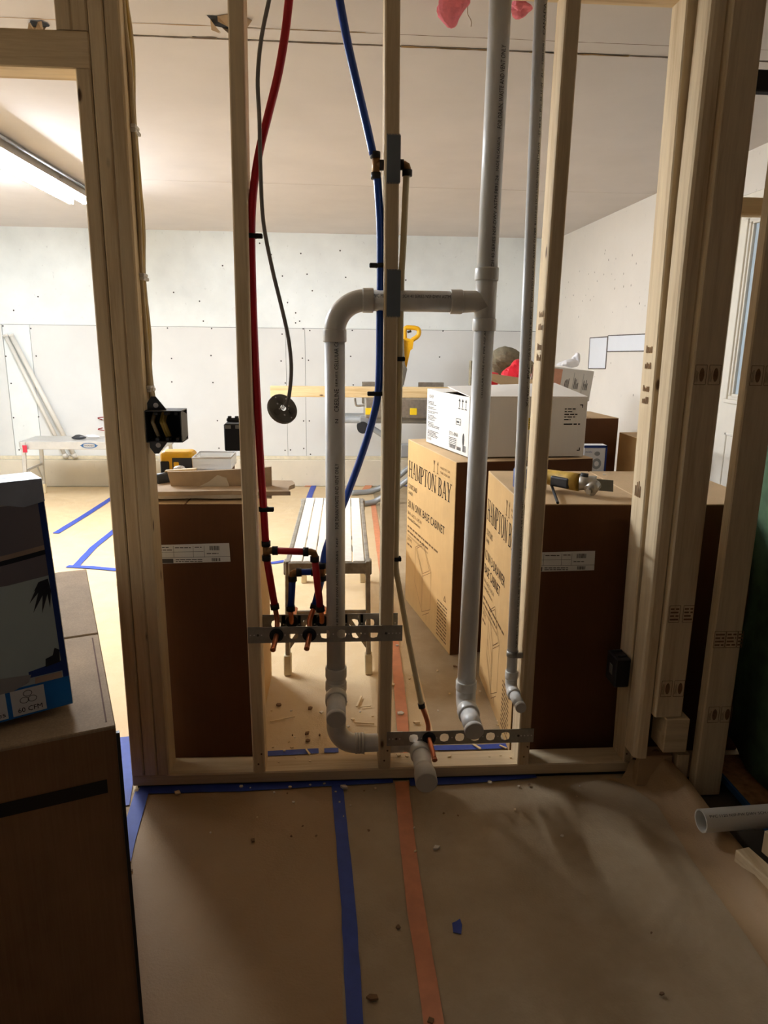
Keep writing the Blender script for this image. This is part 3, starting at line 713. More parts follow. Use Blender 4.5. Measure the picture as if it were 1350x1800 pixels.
# printing on the pipes
pt = MB(); VN = FW
def vtext(x, px, y0, y1, s, cap, th=0.0, xf=None):
    """text climbing an upright pipe between pixel rows y1 (low) and y0 (high)"""
    za = at(px, y1, Y=PY - R2).z; zb_ = at(px, y0, Y=PY - R2).z
    if xf: A = Vector((xf(zb_) - xf(za), 0, zb_ - za)); base = (xf(za), PY, za)
    else: A = Z; base = (x, PY, za)
    pipe_text(pt, s, base, A, VN, R2, cap, zb_ - za, th)
vtext(xl, 590, 588, 650, 'CELLULAR CORE', 0.0105, -0.15); vtext(xl, 590, 653, 680, 'SERIES', 0.006, -0.15)
vtext(xl, 590, 737, 744, 'N', 0.009, -0.15); vtext(xl, 590, 815, 930, 'FOR DRAIN WASTE AND VENT ONLY', 0.0105, -0.15)
vtext(xl, 590, 684, 724, 'CRESLINE', 0.013, -0.15)
vtext(xl, 590, 945, 985, 'ABS  NSF  ', 0.006, -0.15); vtext(xl, 590, 985, 1110, 'SCH 40 SERIES NSF-DWV ASTM F891-24', 0.006, -0.15)
vtext(0, 874, 78, 225, 'FOR DRAIN, WASTE AND VENT ONLY', 0.0125, -0.3, xr); vtext(0, 870, 240, 300, 'MADE IN CANADA', 0.008, -0.3, xr)
vtext(0, 867, 308, 474, 'SCH 40 SERIES NSF-DWV ASTM F891-24', 0.0095, -0.3, xr)
vtext(0, 845, 570, 700, 'CELLULAR CORE PVC PIPE NSF ASTM', 0.005, 0.1, xr)
pipe_text(pt, 'CORE PVC PIPE', (at(638, 520, Y=PY - R2).x, PY, hz), (1, 0, 0), FW, R2, 0.0105, at(679, 520, Y=PY).x - at(638, 520, Y=PY).x, 0.42)
pipe_text(pt, 'SCH 40 SERIES NSF-DWV ASTM F891-24', (at(708, 520, Y=PY - R2).x, PY, hz), (1, 0, 0), FW, R2, 0.009, at(813, 520, Y=PY).x - at(708, 520, Y=PY).x, 0.42)
pt.build('pipe_print', PIPEINK, dw, fixn=False)

# small PVC line with strap and capped end
RS = 0.0165
cl = thing('pvc_condensate_pipe', 'thin white PVC pipe strapped to the stud, capped elbow at its foot', 'pipe', (at(903, 1190, Y=0.03).x, 0.03, 0.25))
ta = at(951, 0, Y=0.03); ba = at(899, 1190, Y=0.03)
def xs_(z): return ba.x + (ta.x - ba.x) * (z - ba.z) / (ta.z - ba.z)
MB().cyl((xs_(ba.z), 0.03, ba.z), (xs_(CEIL - .001), 0.03, CEIL - 0.001), RS, 24).build('pipe', PVC, cl)
MB().tube([(ba.x, 0.03, ba.z - 0.004), (ba.x, 0.03, ba.z), (ba.x, 0.03, ba.z + 0.02), (ba.x, 0.03, ba.z + 0.022)], [RS * 1.2, RS * 1.24, RS * 1.24, RS * 1.15], 24).build('coupling', PVCF, cl)
pts = [Vector((ba.x, 0.03, ba.z + 0.002)), Vector((ba.x, 0.03, ba.z - 0.012))] + [Vector((ba.x, 0.03 - 0.026 * (1 - math.cos(a)), ba.z - 0.012 - 0.026 * math.sin(a))) for a in [math.pi / 2 * i / 9 for i in range(1, 10)]]
so = MB().tube(pts, RS * 1.14, 24).build('elbow', PVCF, cl)
zz = ba.z - 0.038
MB().tube([(ba.x, 0.006, zz), (ba.x, 0.003, zz), (ba.x, -0.016, zz), (ba.x, -0.018, zz)], [RS * 1.15, RS * 1.26, RS * 1.26, RS * 1.15], 24).build('socket', PVCF, so)
sp = MB().cyl((ba.x, -0.01, zz), (ba.x + 0.002, -0.088, zz - 0.004), RS, 24).build('stub_pipe', PVC, cl)
MB().tube([(ba.x + 0.002, -0.078, zz - 0.003), (ba.x + 0.002, -0.090, zz - 0.004), (ba.x + 0.002, -0.092, zz - 0.004)], [RS * 1.02, RS * 1.02, RS * 0.95], 24).build('test_cap', PVCC, sp)
zc = at(905, 1148, Y=0.03).z
st = MB().tube([(xs_(zc), 0.03, zc - 0.009), (xs_(zc), 0.03, zc + 0.009)], RS * 1.14, 24).build('pipe_strap', GALV, cl)
MB().box((xs_(zc) + RS * 0.6, 0.008, zc - 0.009), (0.582, 0.02, zc + 0.009), 0.002).build('strap_tab', GALV, st)
pt = MB()
def stext(px, y0, y1, s, cap, th=-0.45):
    za = at(px, y1, Y=0.012).z; zb_ = at(px, y0, Y=0.012).z
    pipe_text(pt, s, (xs_(za), 0.03, za), (xs_(zb_) - xs_(za), 0, zb_ - za), FW, RS, cap, zb_ - za, th)
stext(935, 640, 716, 'Xirtec | PVC', 0.0095); stext(935, 540, 634, 'CSA B137.3 SCH 40 PVC 1', 0.007); stext(938, 400, 530, 'PVC1120 NSF-PW ASTM D1785', 0.0065)
stext(942, 250, 395, 'B1137.3 25-15C3 S-10730-50414 MATTHEWS', 0.006); stext(946, 120, 240, '-57 49 52 - PVL 32 101N   ZL=', 0.006); stext(950, 4, 60, 'CANADA', 0.008); stext(948, 70, 112, '5 22404 32048 7', 0.006)
stext(918, 880, 960, 'CANADA 25 PEX INC', 0.006); stext(912, 965, 1140, 'XIRTEC 140 PVC SCH 40 CSA B137.3 NSF', 0.006)
pt.build('pipe_print', PIPEINK, cl, fixn=False)

# loose PVC length lying on the right
lp = thing('loose_pvc_pipe', 'cut length of white PVC pipe pointing in from the right edge', 'pipe', (1.2, -0.36, 0.12))
a = at(1232, 1443, Y=-0.36); b = at(1420, 1429, Y=-0.34)
d = (b - a).normalized(); RL = 0.031
mb = MB(); mb.tube([a, a + d * 0.38], RL, 28, False); mb.tube([a, a + d * 0.38], RL * 0.87, 28, False)
u = d.cross(Z).normalized(); w = u.cross(d)
ring = [a + (u * math.cos(k * 0.2244) + w * math.sin(k * 0.2244)) * RL for k in range(28)]; rin = [a + (u * math.cos(k * 0.2244) + w * math.sin(k * 0.2244)) * RL * 0.87 for k in range(28)]
mb.add(ring + rin, [(k, (k + 1) % 28, 28 + (k + 1) % 28, 28 + k) for k in range(28)])
mb.build('pipe', PVCF, lp, fixn=False)
pt = MB(); pipe_text(pt, 'PVC 1120 NSF-PW DWV SCH 40 3" 280 PSI', a + d * 0.012, d, (-0.1, -1, 0.5), RL, 0.007, 0.24, 0.5)
pt.build('pipe_print', PIPEINK, lp, fixn=False)

# stub-out brackets: perforated steel bars
def bracket(name, x0, x1, z0, z1, y, holes, label, r=0.0145):
    t = thing(name, label, 'bracket', ((x0 + x1) / 2, y, z0))
    h = z1 - z0; zc = (z0 + z1) / 2; mb = MB()
    xs = [x0] + [hx for hx in holes] + [x1]
    # plate with round openings: strips between squares, ring infill around every opening
    s = h * 0.5 - 0.003
    cur = x0
    def quad(xa, xb, za, zb_):
        mb.box((xa, y - 0.0008, za), (xb, y + 0.0008, zb_))
    quad(x0, x1, z0, zc - s); quad(x0, x1, zc + s, z1)
    for hx in holes:
        quad(cur, hx - s, zc - s, zc + s); cur = hx + s
        n = 24
        sq = []
        for k in range(n):
            q = 2 * math.pi * k / n; cx, cz = math.cos(q), math.sin(q); m_ = max(abs(cx), abs(cz)); sq.append((hx + cx / m_ * s, zc + cz / m_ * s))
        ci = [(hx + r * (1.12 if k % 6 == 3 else 1.0) * math.cos(2 * math.pi * k / n), zc + r * (1.12 if k % 6 == 3 else 1.0) * math.sin(2 * math.pi * k / n)) for k in range(n)]
        for yy in (y - 0.0008, y + 0.0008): mb.add([(p[0], yy, p[1]) for p in sq + ci], [(k, (k + 1) % n, n + (k + 1) % n, n + k) for k in range(n)])
    quad(cur, x1, zc - s, zc + s)
    pl = mb.build('plate', GALV, t, fixn=False)
    sm = MB(); f = Face((0, y - 0.0009, 0), (1, 0, 0), (0, 0, 1))
    pos = [x0 + 0.008 + 0.011 * k for k in range(4)] + [x1 - 0.008 - 0.011 * k for k in range(4)]
    pos += [(holes[i] + holes[i + 1]) / 2 for i in range(len(holes) - 1)]
    for px in pos: f.poly(sm, [(px + 0.0026 * math.cos(k * 1.047), zc + 0.0026 * math.sin(k * 1.047)) for k in range(6)], 0.0003)
    sm.build('punched_holes', LABEL, t, fixn=False)
    for px in (x0 + 0.03, x1 - 0.05): MB().sphere((px, y - 0.001, zc), 0.004, 10, 6, (1, 0.5, 1)).build('screw', SCREW, t)
    return t
b0 = at(435, 1098, Y=0); b1 = at(707, 1127, Y=0)
BZ0, BZ1 = 0.484, 0.535; BZ = (BZ0 + BZ1) / 2
def hx(px, y=-0.001): return at(px, 1112, Y=y).x
bracket('stub_out_bracket', b0.x, b1.x, BZ0, BZ1, -0.0018, [hx(q) for q in (486, 516, 544, 572, 600, 627, 656)], 'perforated steel bracket across the front of two studs, holding copper stubs')
c0 = at(434, 1090, Y=0.092); c1 = at(699, 1090, Y=0.092)
bracket('stub_out_bracket', c0.x, c1.x, BZ0 - 0.012, BZ1 + 0.002, 0.0915, [at(q, 1090, Y=0.092).x for q in (485, 512, 540, 566, 594, 622, 650)], 'perforated steel bracket on the far side of the studs, behind its twin')
l0 = at(680, 1283, Y=0); l1 = at(937, 1305, Y=0)
LZ0, LZ1 = 0.128, 0.176; LZ = (LZ0 + LZ1) / 2
def hx2(px): return at(px, 1295, Y=-0.001).x
bracket('stub_out_bracket', l0.x, l1.x, LZ0, LZ1, -0.0018, [hx2(q) for q in (727, 754, 781, 808, 835, 862, 888)], 'low perforated steel bracket near the floor, one copper stub through it')

# PEX lines
def crimp(p, d, parent, r=0.0135, L=0.016, mat=None):
    d = Vector(d).normalized(); p = Vector(p)
    return MB().cyl(p - d * L / 2, p + d * L / 2, r, 18).build('crimp_ring', mat or CRIMP, parent)
def collar(x, z, y, parent):
    return MB().tube([(x, y - 0.006, z), (x, y - 0.003, z), (x, y + 0.003, z), (x, y + 0.004, z)], [0.015, 0.021, 0.021, 0.016], 20).build('collar', BLACKI, parent)
def px(pts, y): return [at(a, b, Y=(y if len(p_) == 2 else p_[2])) for p_ in pts for a, b in [p_[:2]]]
RP = 0.0108
def copper_front(top, hxp, zc, tip, parent):
    """copper from a crimp down to the bracket, then out to the front with a closed end"""
    pts = smooth_path([top, (hxp, 0.034, zc + 0.032), (hxp, 0.016, zc + 0.006), (hxp, -0.012, zc), tip], 6)
    o = MB().tube(pts, 0.0078, 16).build('copper_stub', COPPER, parent)
    d = (Vector(tip) - Vector((hxp, -0.012, zc))).normalized()
    MB().tube([Vector(tip) - d * 0.001, Vector(tip) + d * 0.004, Vector(tip) + d * 0.006], [0.0082, 0.0082, 0.005], 16).build('closed_tip', COPPER, o)
    collar(hxp, zc, -0.004, parent); return o
def copper_back(top, hxp, zc, parent):
    pts = smooth_path([top, (hxp, 0.062, zc + 0.03), (hxp, 0.075, zc + 0.006), (hxp, 0.10, zc), (hxp + 0.006, 0.19, zc + 0.004)], 6)
    MB().tube(pts, 0.0078, 16).build('copper_stub', COPPER, parent)
    MB().tube([(hxp, 0.089, zc), (hxp, 0.098, zc)], 0.02, 18).build('collar', BLACKI, parent)
# red
rd = thing('red_water_line', 'red hot water tubing running down beside the stud to copper stubs', 'water pipe', tuple(at(470, 970, Y=0.04)))
rp = px([(515, -60), (508, 0), (501, 60), (489, 130), (472, 200), (456, 265), (446, 330), (442, 400), (443.5, 500), (448, 620), (453, 720), (458.5, 820), (463.5, 895), (467, 955)], 0.040)
MB().tube(smooth_path(rp, 5), RP, 18).build('tubing', RED, rd)
tee_ = at(468, 968, Y=0.040); el_ = at(553, 970, Y=0.036); t2 = at(483, 1066, Y=0.040); t3 = at(563, 1070, Y=0.036)
tf = MB(); tf.cyl(tee_ + Z * 0.02, tee_ - Z * 0.02, 0.0105, 16); tf.cyl(tee_, tee_ + Vector((0.022, 0, 0)), 0.0105, 16); tf.build('brass_tee', BRASS, rd)
ef = MB(); ef.tube([el_ - Vector((0.03, 0, 0)), el_ - Vector((0.012, 0, 0)), el_ - Vector((0.003, 0, 0.003)), el_ - Vector((0, 0, 0.012)), el_ - Z * 0.03 + Vector((0.002, 0, 0))], 0.0105, 16); ef.build('brass_elbow', BRASS, rd)
MB().cyl(tee_ + Vector((0.02, 0, 0)), el_ - Vector((0.02, 0, 0)), RP * 0.95, 18).build('tubing', RED, rd)
MB().cyl(tee_ - Z * 0.018, t2, RP, 18).build('tubing', RED, rd); MB().cyl(el_ - Z * 0.02, t3, RP, 18).build('tubing', RED, rd)
for p_, d in ((tee_ + Z * 0.022, Z), (tee_ - Z * 0.022, Z), (tee_ + Vector((0.026, 0, 0)), (1, 0, 0)), (el_ - Vector((0.026, 0, 0)), (1, 0, 0)), (el_ - Z * 0.022, Z), (t2, t2 - tee_), (t3, t3 - el_)): crimp(p_, d, rd)
copper_front(t2, hx(486), BZ, tuple(at(480, 1141, Y=-0.075)), rd)
copper_back(t3, at(566, 1092, Y=0.092).x, BZ + 0.004, rd)
def clamp(p, parent, side=1, y1=0.085, name='pipe_clip'):
    m = MB(); m.cyl(p - Z * 0.006, p + Z * 0.006, 0.0145, 18); m.box((min(p.x, p.x + side * 0.03), p.y - 0.012, p.z - 0.006), (max(p.x, p.x + side * 0.03), p.y + 0.005, p.z + 0.006), 0.002)
    return m.build(name, BLACKI, parent)
clamp(at(442, 415, Y=0.040), rd, 1); clamp(at(463.5, 895, Y=0.040), rd, 1)
# blue with cream branch
bu = thing('blue_water_line', 'blue cold water tubing curving down beside the middle stud to copper stubs', 'water pipe', tuple(at(566, 1006, Y=0.06)))
bt = at(661, 290, Y=0.045)
up_ = px([(590, -50), (597, 0), (612, 80), (628, 150), (645, 222), (656, 272)], 0.045)
MB().tube(smooth_path(up_, 5), RP, 18).build('tubing', BLUE, bu)
tt = at(566, 1005, Y=0.072)
dn = px([(663, 310), (668, 390), (669, 470), (668, 560), (667, 640), (664, 695, 0.05), (653, 745, 0.065), (634, 805, 0.085), (612, 865, 0.10), (590, 920, 0.108), (573, 965, 0.10), (567.5, 995, 0.078)], 0.045)
MB().tube(smooth_path(dn, 6), RP, 18).build('tubing', BLUE, bu)
q = MB(); q.cyl(bt + Z * 0.028, bt - Z * 0.03, 0.0105, 16); q.cyl(bt, bt + Vector((0.03, 0, 0)), 0.0105, 16); q.build('brass_tee', BRASS, bu)
crimp(bt + Z * 0.024 + Vector((-0.002, 0, 0)), Z, bu); crimp(bt - Z * 0.027, Z, bu); crimp(bt + Vector((0.017, 0, 0)), (1, 0, 0), bu)
be = at(716, 290, Y=0.045)
MB().cyl(bt + Vector((0.02, 0, 0)), be - Vector((0.014, 0, 0)), RP, 18).build('tubing', BLUE, bu)
MB().tube([be - Vector((0.022, 0, 0)), be - Vector((0.008, 0, 0)), be - Vector((0.002, 0, 0.003)), be - Z * 0.010, be - Z * 0.022], 0.0105, 16).build('brass_elbow', BRASS, bu)
crimp(be - Vector((0.018, 0, 0)), (1, 0, 0), bu); crimp(be - Z * 0.02, Z, bu)
wp = px([(714.5, 303), (712, 360), (709, 430), (706, 480), (704, 560), (703, 640), (700.5, 760), (697.5, 880), (696, 975), (697, 1005), (704, 1045), (719, 1130), (731, 1190), (741, 1240)], 0.045)
MB().tube(smooth_path(wp, 5), 0.0088, 18).build('cream_tubing', CREAM, bu)
crimp(wp[-1], wp[-1] - wp[-2], bu, 0.011)
copper_front(wp[-1], hx2(754), LZ, tuple(at(764, 1335, Y=-0.085)), bu)
ta_ = at(514, 1006, Y=0.072)
q = MB(); q.cyl(tt + Z * 0.02, tt - Z * 0.02, 0.0105, 16); q.cyl(tt, tt - Vector((0.025, 0, 0)), 0.0105, 16); q.build('brass_tee', BRASS, bu)
MB().cyl(tt - Vector((0.02, 0, 0)), ta_ + Vector((0.01, 0, 0)), RP * 0.95, 18).build('tubing', BLUE, bu)
MB().tube([ta_ + Vector((0.022, 0, 0)), ta_ + Vector((0.008, 0, 0)), ta_ + Vector((0.001, 0, -0.003)), ta_ - Z * 0.012, ta_ - Z * 0.024], 0.0105, 16).build('brass_elbow', BRASS, bu)
t4 = at(511, 1069, Y=0.070); t5 = at(553, 1066, Y=0.066)
MB().cyl(ta_ - Z * 0.018, t4, RP, 18).build('tubing', BLUE, bu); MB().cyl(tt - Z * 0.016, t5, RP, 18).build('tubing', BLUE, bu)
for p_, d in ((tt + Z * 0.02, Z), (tt - Z * 0.02, Z), (tt - Vector((0.025, 0, 0)), (1, 0, 0)), (ta_ + Vector((0.02, 0, 0)), (1, 0, 0)), (ta_ - Z * 0.02, Z), (t4, Z), (t5, t5 - tt)): crimp(p_, d, bu)
copper_front(t5, hx(544), BZ, tuple(at(539.5, 1139, Y=-0.075)), bu)
copper_back(t4, at(513, 1092, Y=0.092).x, BZ + 0.004, bu)
clamp(at(668.5, 467, Y=0.045), bu, -1); clamp(at(664, 692, Y=0.05), bu, -1)
def small_clip(p):
    m = MB(); m.box((p.x - 0.006, p.y - 0.012, p.z - 0.006), (p.x + 0.014, p.y + 0.012, p.z + 0.006), 0.002); m.cyl(p - Z * 0.006, p + Z * 0.006, 0.0118, 16); m.build('pipe_clip', BLACKI, bu)
small_clip(at(703, 631, Y=0.045)); small_clip(at(697, 982, Y=0.045))

# nail plates on the middle stud
def nail_plate(y0, y1, label):
    a = at(680.5, y0, Y=-0.001); b = at(703.5, y1, Y=-0.001)
    mb = MB(); mb.box((a.x, -0.0019, b.z), (b.x, -0.0001, a.z), 0.0005)
    n = 9
    for zz, s in ((a.z, 1), (b.z, -1)):
        for k in range(n):
            x0 = a.x + (b.x - a.x) * k / n; x1 = a.x + (b.x - a.x) * (k + 0.6) / n
            mb.box((x0, -0.0019, min(zz, zz + s * 0.003)), (x1, -0.0001, max(zz, zz + s * 0.003)))
    tag(mb.build('nail_plate', PLATE), label, 'nail plate', 'grey nail plates on the middle stud')
nail_plate(237, 321, 'upper grey steel nail plate on the middle stud'); nail_plate(475, 556, 'lower grey steel nail plate, over the horizontal pipe')

# grey cable with a round ceiling box hanging from it
gc = thing('hanging_ceiling_box', 'round steel ceiling box dangling on a grey cable beside the red tubing', 'ceiling box', tuple(at(498, 717, Y=-0.02)))
cp = px([(486, -60), (473, 0), (459, 70), (453, 140), (456, 210), (458, 300), (463, 390), (478, 470), (495, 540), (507, 595), (512, 645), (509, 690), (503, 715)], -0.02)
MB().tube(smooth_path(cp, 6), 0.0052, 12).build('cable', CABLE, gc)
pc = at(498, 717, Y=-0.02)
Nn = Vector((0.46, -0.70, 0.48)).normalized(); U = Vector((0.84, 0.12, -0.4)); U = (U - U.dot(Nn) * Nn).normalized(); V = Nn.cross(U)
RD = 0.043
mb = MB(); n = 32
def P3(r, q, t): return pc + (U * math.cos(q) + V * math.sin(q)) * r + Nn * t
prof = [(RD * 0.98, -0.014), (RD, -0.012), (RD, -0.002), (RD * 0.96, 0.0), (0.0085, 0.0)]
vs = [P3(r, 2 * math.pi * k / n, t) for r, t in prof for k in range(n)]
fs = [(i * n + k, i * n + (k + 1) % n, (i + 1) * n + (k + 1) % n, (i + 1) * n + k) for i in range(len(prof) - 1) for k in range(n)]
mb.add(vs, fs); mb.build('box_plate', DISC, gc, fixn=False)
for q, r_k, rr, mt in ((0.2, 0.6, 0.0095, DISC), (2.3, 0.55, 0.009, DISC), (4.2, 0.6, 0.0095, DISC)):
    c_ = P3(RD * r_k, q, 0.001); MB().tube([c_, c_ + Nn * 0.001], rr, 18).build('knockout', plain('knockout_steel', srgb(104, 100, 92), 0.5, 0.5), gc)
hl = MB()
for q, r_k, rr in ((0.9, 0.42, 0.003), (1.6, 0.72, 0.003), (3.0, 0.45, 0.003), (3.9, 0.3, 0.0026), (5.2, 0.5, 0.003), (5.8, 0.8, 0.0024), (2.6, 0.82, 0.0024), (0.3, 0.35, 0.002)):
    c_ = P3(RD * r_k, q, 0.0007); hl.add([c_ + (U * math.cos(k * 1.047) + V * math.sin(k * 1.047)) * rr for k in range(6)], [tuple(range(6))])
hl.build('screw_holes', LABEL, gc, fixn=False)
for k in range(3):
    MB().tube(smooth_path([cp[-1], pc + Nn * 0.012 + U * (0.004 * k - 0.004) + V * 0.012, pc - Nn * 0.01 + U * (0.003 * k - 0.003)], 5), 0.0012, 8).build('wire', CABLE, gc)

# cables stapled down the side of the door post
nm = [[(214, -40), (217, 10), (222, 60), (229, 120), (233, 190), (236, 240), (241, 320), (246, 400), (249, 490), (256, 580), (261, 650), (268, 705)],
      [(216, -40), (221, 10), (227, 60), (231, 120), (233, 190), (237, 240), (244, 320), (249, 400), (251, 490), (259, 580), (262, 650), (267, 708)],
      [(218, -40), (223, 10), (229, 50), (234, 110), (235, 190), (239, 245), (246, 330), (252, 400), (253, 490), (263, 590), (264, 650), (271, 706)]]
for k, ppx in enumerate(nm):
    yk = 0.045 + 0.016 * k
    o = MB().tube(smooth_path([at(a, b, Y=yk) for a, b in ppx], 5), 0.0058, 10).build('electrical_cable', NMC if k != 1 else NMY)
    tag(o, ('flat cream cable nearest the room, stapled down the door post', 'yellowish cable in the middle of the bundle on the door post', 'flat cream cable at the far side of the bundle on the door post')[k], 'cable', 'cables on the door post')
for i, (a, b) in enumerate(((236, 232), (251, 490), (263, 685))):
    p_ = at(a, b, Y=0.06); m = MB(); m.box((p_.x - 0.012, 0.035, p_.z - 0.005), (p_.x + 0.010, 0.09, p_.z + 0.005), 0.002); m.box((p_.x - 0.002, 0.03, p_.z + 0.004), (p_.x + 0.012, 0.07, p_.z + 0.013), 0.002)
    tag(m.build('cable_staple', STAPLE), ('white cable staple high on the door post', 'white cable staple midway down the door post', 'white cable staple just above the open black box')[i], 'cable staple', 'cable staples on the door post')

# electrical boxes
eb = thing('electrical_box', 'open three gang black electrical box on the door post, cables inside', 'electrical box', tuple(at(290, 778, Y=0.0)))
e0_ = at(262, 722, Y=-0.012); e1_ = at(321, 778, Y=-0.012)
x0, x1, z0, z1 = -0.5185, e1_.x, e1_.z, e0_.z; y0, y1 = -0.012, 0.068; w = 0.0028
MB().box((x0, y1 - w, z0), (x1, y1, z1)).build('back_panel', BLACKI, eb)
MB().box((x0, y0, z1 - w), (x1, y1, z1)).build('top_panel', BLACK, eb); MB().box((x0, y0, z0), (x1, y1, z0 + w)).build('bottom_panel', BLACK, eb)
MB().box((x0, y0, z0), (x0 + w, y1, z1)).build('side_panel', BLACKI, eb)
MB().prism([(y0, z0), (y0, z1), (y0 + 0.02, z1 - 0.002), (y1, z1 - 0.016), (y1, z0 + 0.012), (y0 + 0.02, z0)], (x1, 0, 0), (0, 1, 0), (0, 0, 1), (1, 0, 0), -0.0028, 0.0).build('side_panel', plain('grey_plastic', srgb(92, 92, 92), 0.5), eb)
for zz, s in ((z1, 1), (z0, -1)):
    m = MB()
    m.prism([(x0, zz), (x0 + 0.052, zz), (x0 + 0.024, zz + s * 0.036), (x0 + 0.012, zz + s * 0.036), (x0, zz + s * 0.018)], (0, 0.02, 0), (1, 0, 0), (0, 0, 1), (0, 1, 0), 0, 0.004)
    e_ = m.build('mounting_ear', BLACK, eb)
    MB().tube([(x0 + 0.024, 0.0185, zz + s * 0.012), (x0 + 0.024, 0.0195, zz + s * 0.012)], 0.007, 14).build('nail_hole', LABEL, e_)
for k in range(3):
    xx = x0 + (x1 - x0) * (0.3 + 0.28 * k)
    for zz in (z1 - 0.008, z0 + 0.008): MB().box((xx - 0.006, y0 + 0.003, zz - 0.005), (xx + 0.006, y0 + 0.03, zz + 0.005), 0.002).build('screw_lug', BLACK, eb)
for dx, mt in ((0.018, NMC), (0.042, NMY), (0.049, NMY)):
    MB().tube(smooth_path([(x0 + dx - 0.002, 0.05, z1 - 0.003), (x0 + dx - 0.005, 0.02, z1 - 0.03), (x0 + dx + 0.0, 0.012, (z0 + z1) / 2), (x0 + dx + 0.006, 0.03, z0 + 0.012)], 6), 0.0055, 10).build('cable_loop', mt, eb)
# two gang box facing the far room
e2 = thing('electrical_box', 'closed back of a black electrical box beside the stud with red tubing', 'electrical box', tuple(at(408, 793, Y=0.05)))
p0 = at(393, 745, Y=0.03); p1 = at(425, 793, Y=0.03)
MB().box((p0.x, 0.03, p1.z), (-0.2615, 0.10, p0.z), 0.003).build('body', BLACK, e2)
for k in range(2): MB().box((p0.x + 0.004 + 0.028 * k, 0.0285, p0.z - 0.014), (p0.x + 0.02 + 0.028 * k, 0.0302, p0.z - 0.004), 0.001).build('knockout', plain('knockout_outline', srgb(150, 150, 148), 0.5), e2)
for k in range(3): MB().cyl((p0.x + 0.004 + 0.02 * k, 0.09, p0.z + 0.012), (p0.x + 0.014 + 0.02 * k, 0.09, p0.z + 0.012), 0.004, 10).build('screw_boss', BLACK, e2)
MB().box((p0.x + 0.0, 0.086, p0.z + 0.0), (-0.262, 0.10, p0.z + 0.01), 0.002).build('mounting_ear', BLACK, e2)
# single box low on the right stud
e3 = thing('electrical_box', 'small black electrical box low on the right stud, before the carton', 'electrical box', tuple(at(1080, 1205, Y=0.0)))
q0 = at(1075, 1160, Y=-0.012); q1 = at(1103, 1209, Y=-0.012)
xa = 0.922 - 0.048
MB().box((xa, -0.010, q1.z), (0.9215, 0.065, q0.z), 0.003).build('body', BLACK, e3)
MB().box((xa + 0.004, -0.0115, q1.z + 0.004), (0.918, -0.0095, q0.z - 0.004), 0.001).build('opening', DARK, e3)
MB().box((xa - 0.001, 0.015, (q0.z + q1.z) / 2 - 0.016), (xa + 0.001, 0.038, (q0.z + q1.z) / 2 + 0.016), 0.0005).build('knockout', plain('knockout_grey', srgb(120, 116, 108), 0.6), e3)
for yy in (0.005, 0.045): MB().box((xa + 0.01, yy, q0.z - 0.001), (0.915, yy + 0.008, q0.z + 0.006), 0.002).build('rib', BLACK, e3)
# ================================================================== CARTONS
def carton(root, A, B, Wd, Hh, z0, mats, flap=True, gap=0.004):
    """carton with one long side A(far) -> B(near) on its left and width Wd to the right; parts: panels"""
    A = Vector((A[0], A[1], 0)); B = Vector((B[0], B[1], 0)); d = (B - A); L = d.length; d.normalize()
    n = Vector((-d.y, d.x, 0))                  # points right, away from the left face
    side, top, front = mats
    th = 0.005
    def panel(o, U, V, uw, vh, name, mat):
        Nn = U.cross(V); c = o + U * uw / 2 + V * vh / 2 - Nn * th / 2
        return MB().obox(c, U, V, Nn, (uw / 2, vh / 2, th / 2), 0.0018).build(name, mat, root)
    zv = Vector((0, 0, 1))
    base = Vector((0, 0, z0))
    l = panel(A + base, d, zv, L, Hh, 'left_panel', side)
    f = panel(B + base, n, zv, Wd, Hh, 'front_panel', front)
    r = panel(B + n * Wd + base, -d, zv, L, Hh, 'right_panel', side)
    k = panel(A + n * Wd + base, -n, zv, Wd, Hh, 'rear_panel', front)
    t1 = panel(B + base + zv * (Hh + 0.001), n, -d, Wd / 2 - gap / 2, L, 'top_flap', top)
    t2 = panel(B + base + zv * (Hh + 0.001) + n * (Wd / 2 + gap / 2), n, -d, Wd / 2 - gap / 2, L, 'top_flap', top)
    MB().obox(A + d * L / 2 + n * Wd / 2 + zv * (z0 + Hh * 0.5), d, n, zv, (L / 2 - 0.006, Wd / 2 - 0.006, Hh / 2 - 0.004)).build('packed_cabinet', CARDD, root) if flap else None
    return l, f, Face(A + base, d, zv, L, Hh), Face(B + base, n, zv, Wd, Hh)
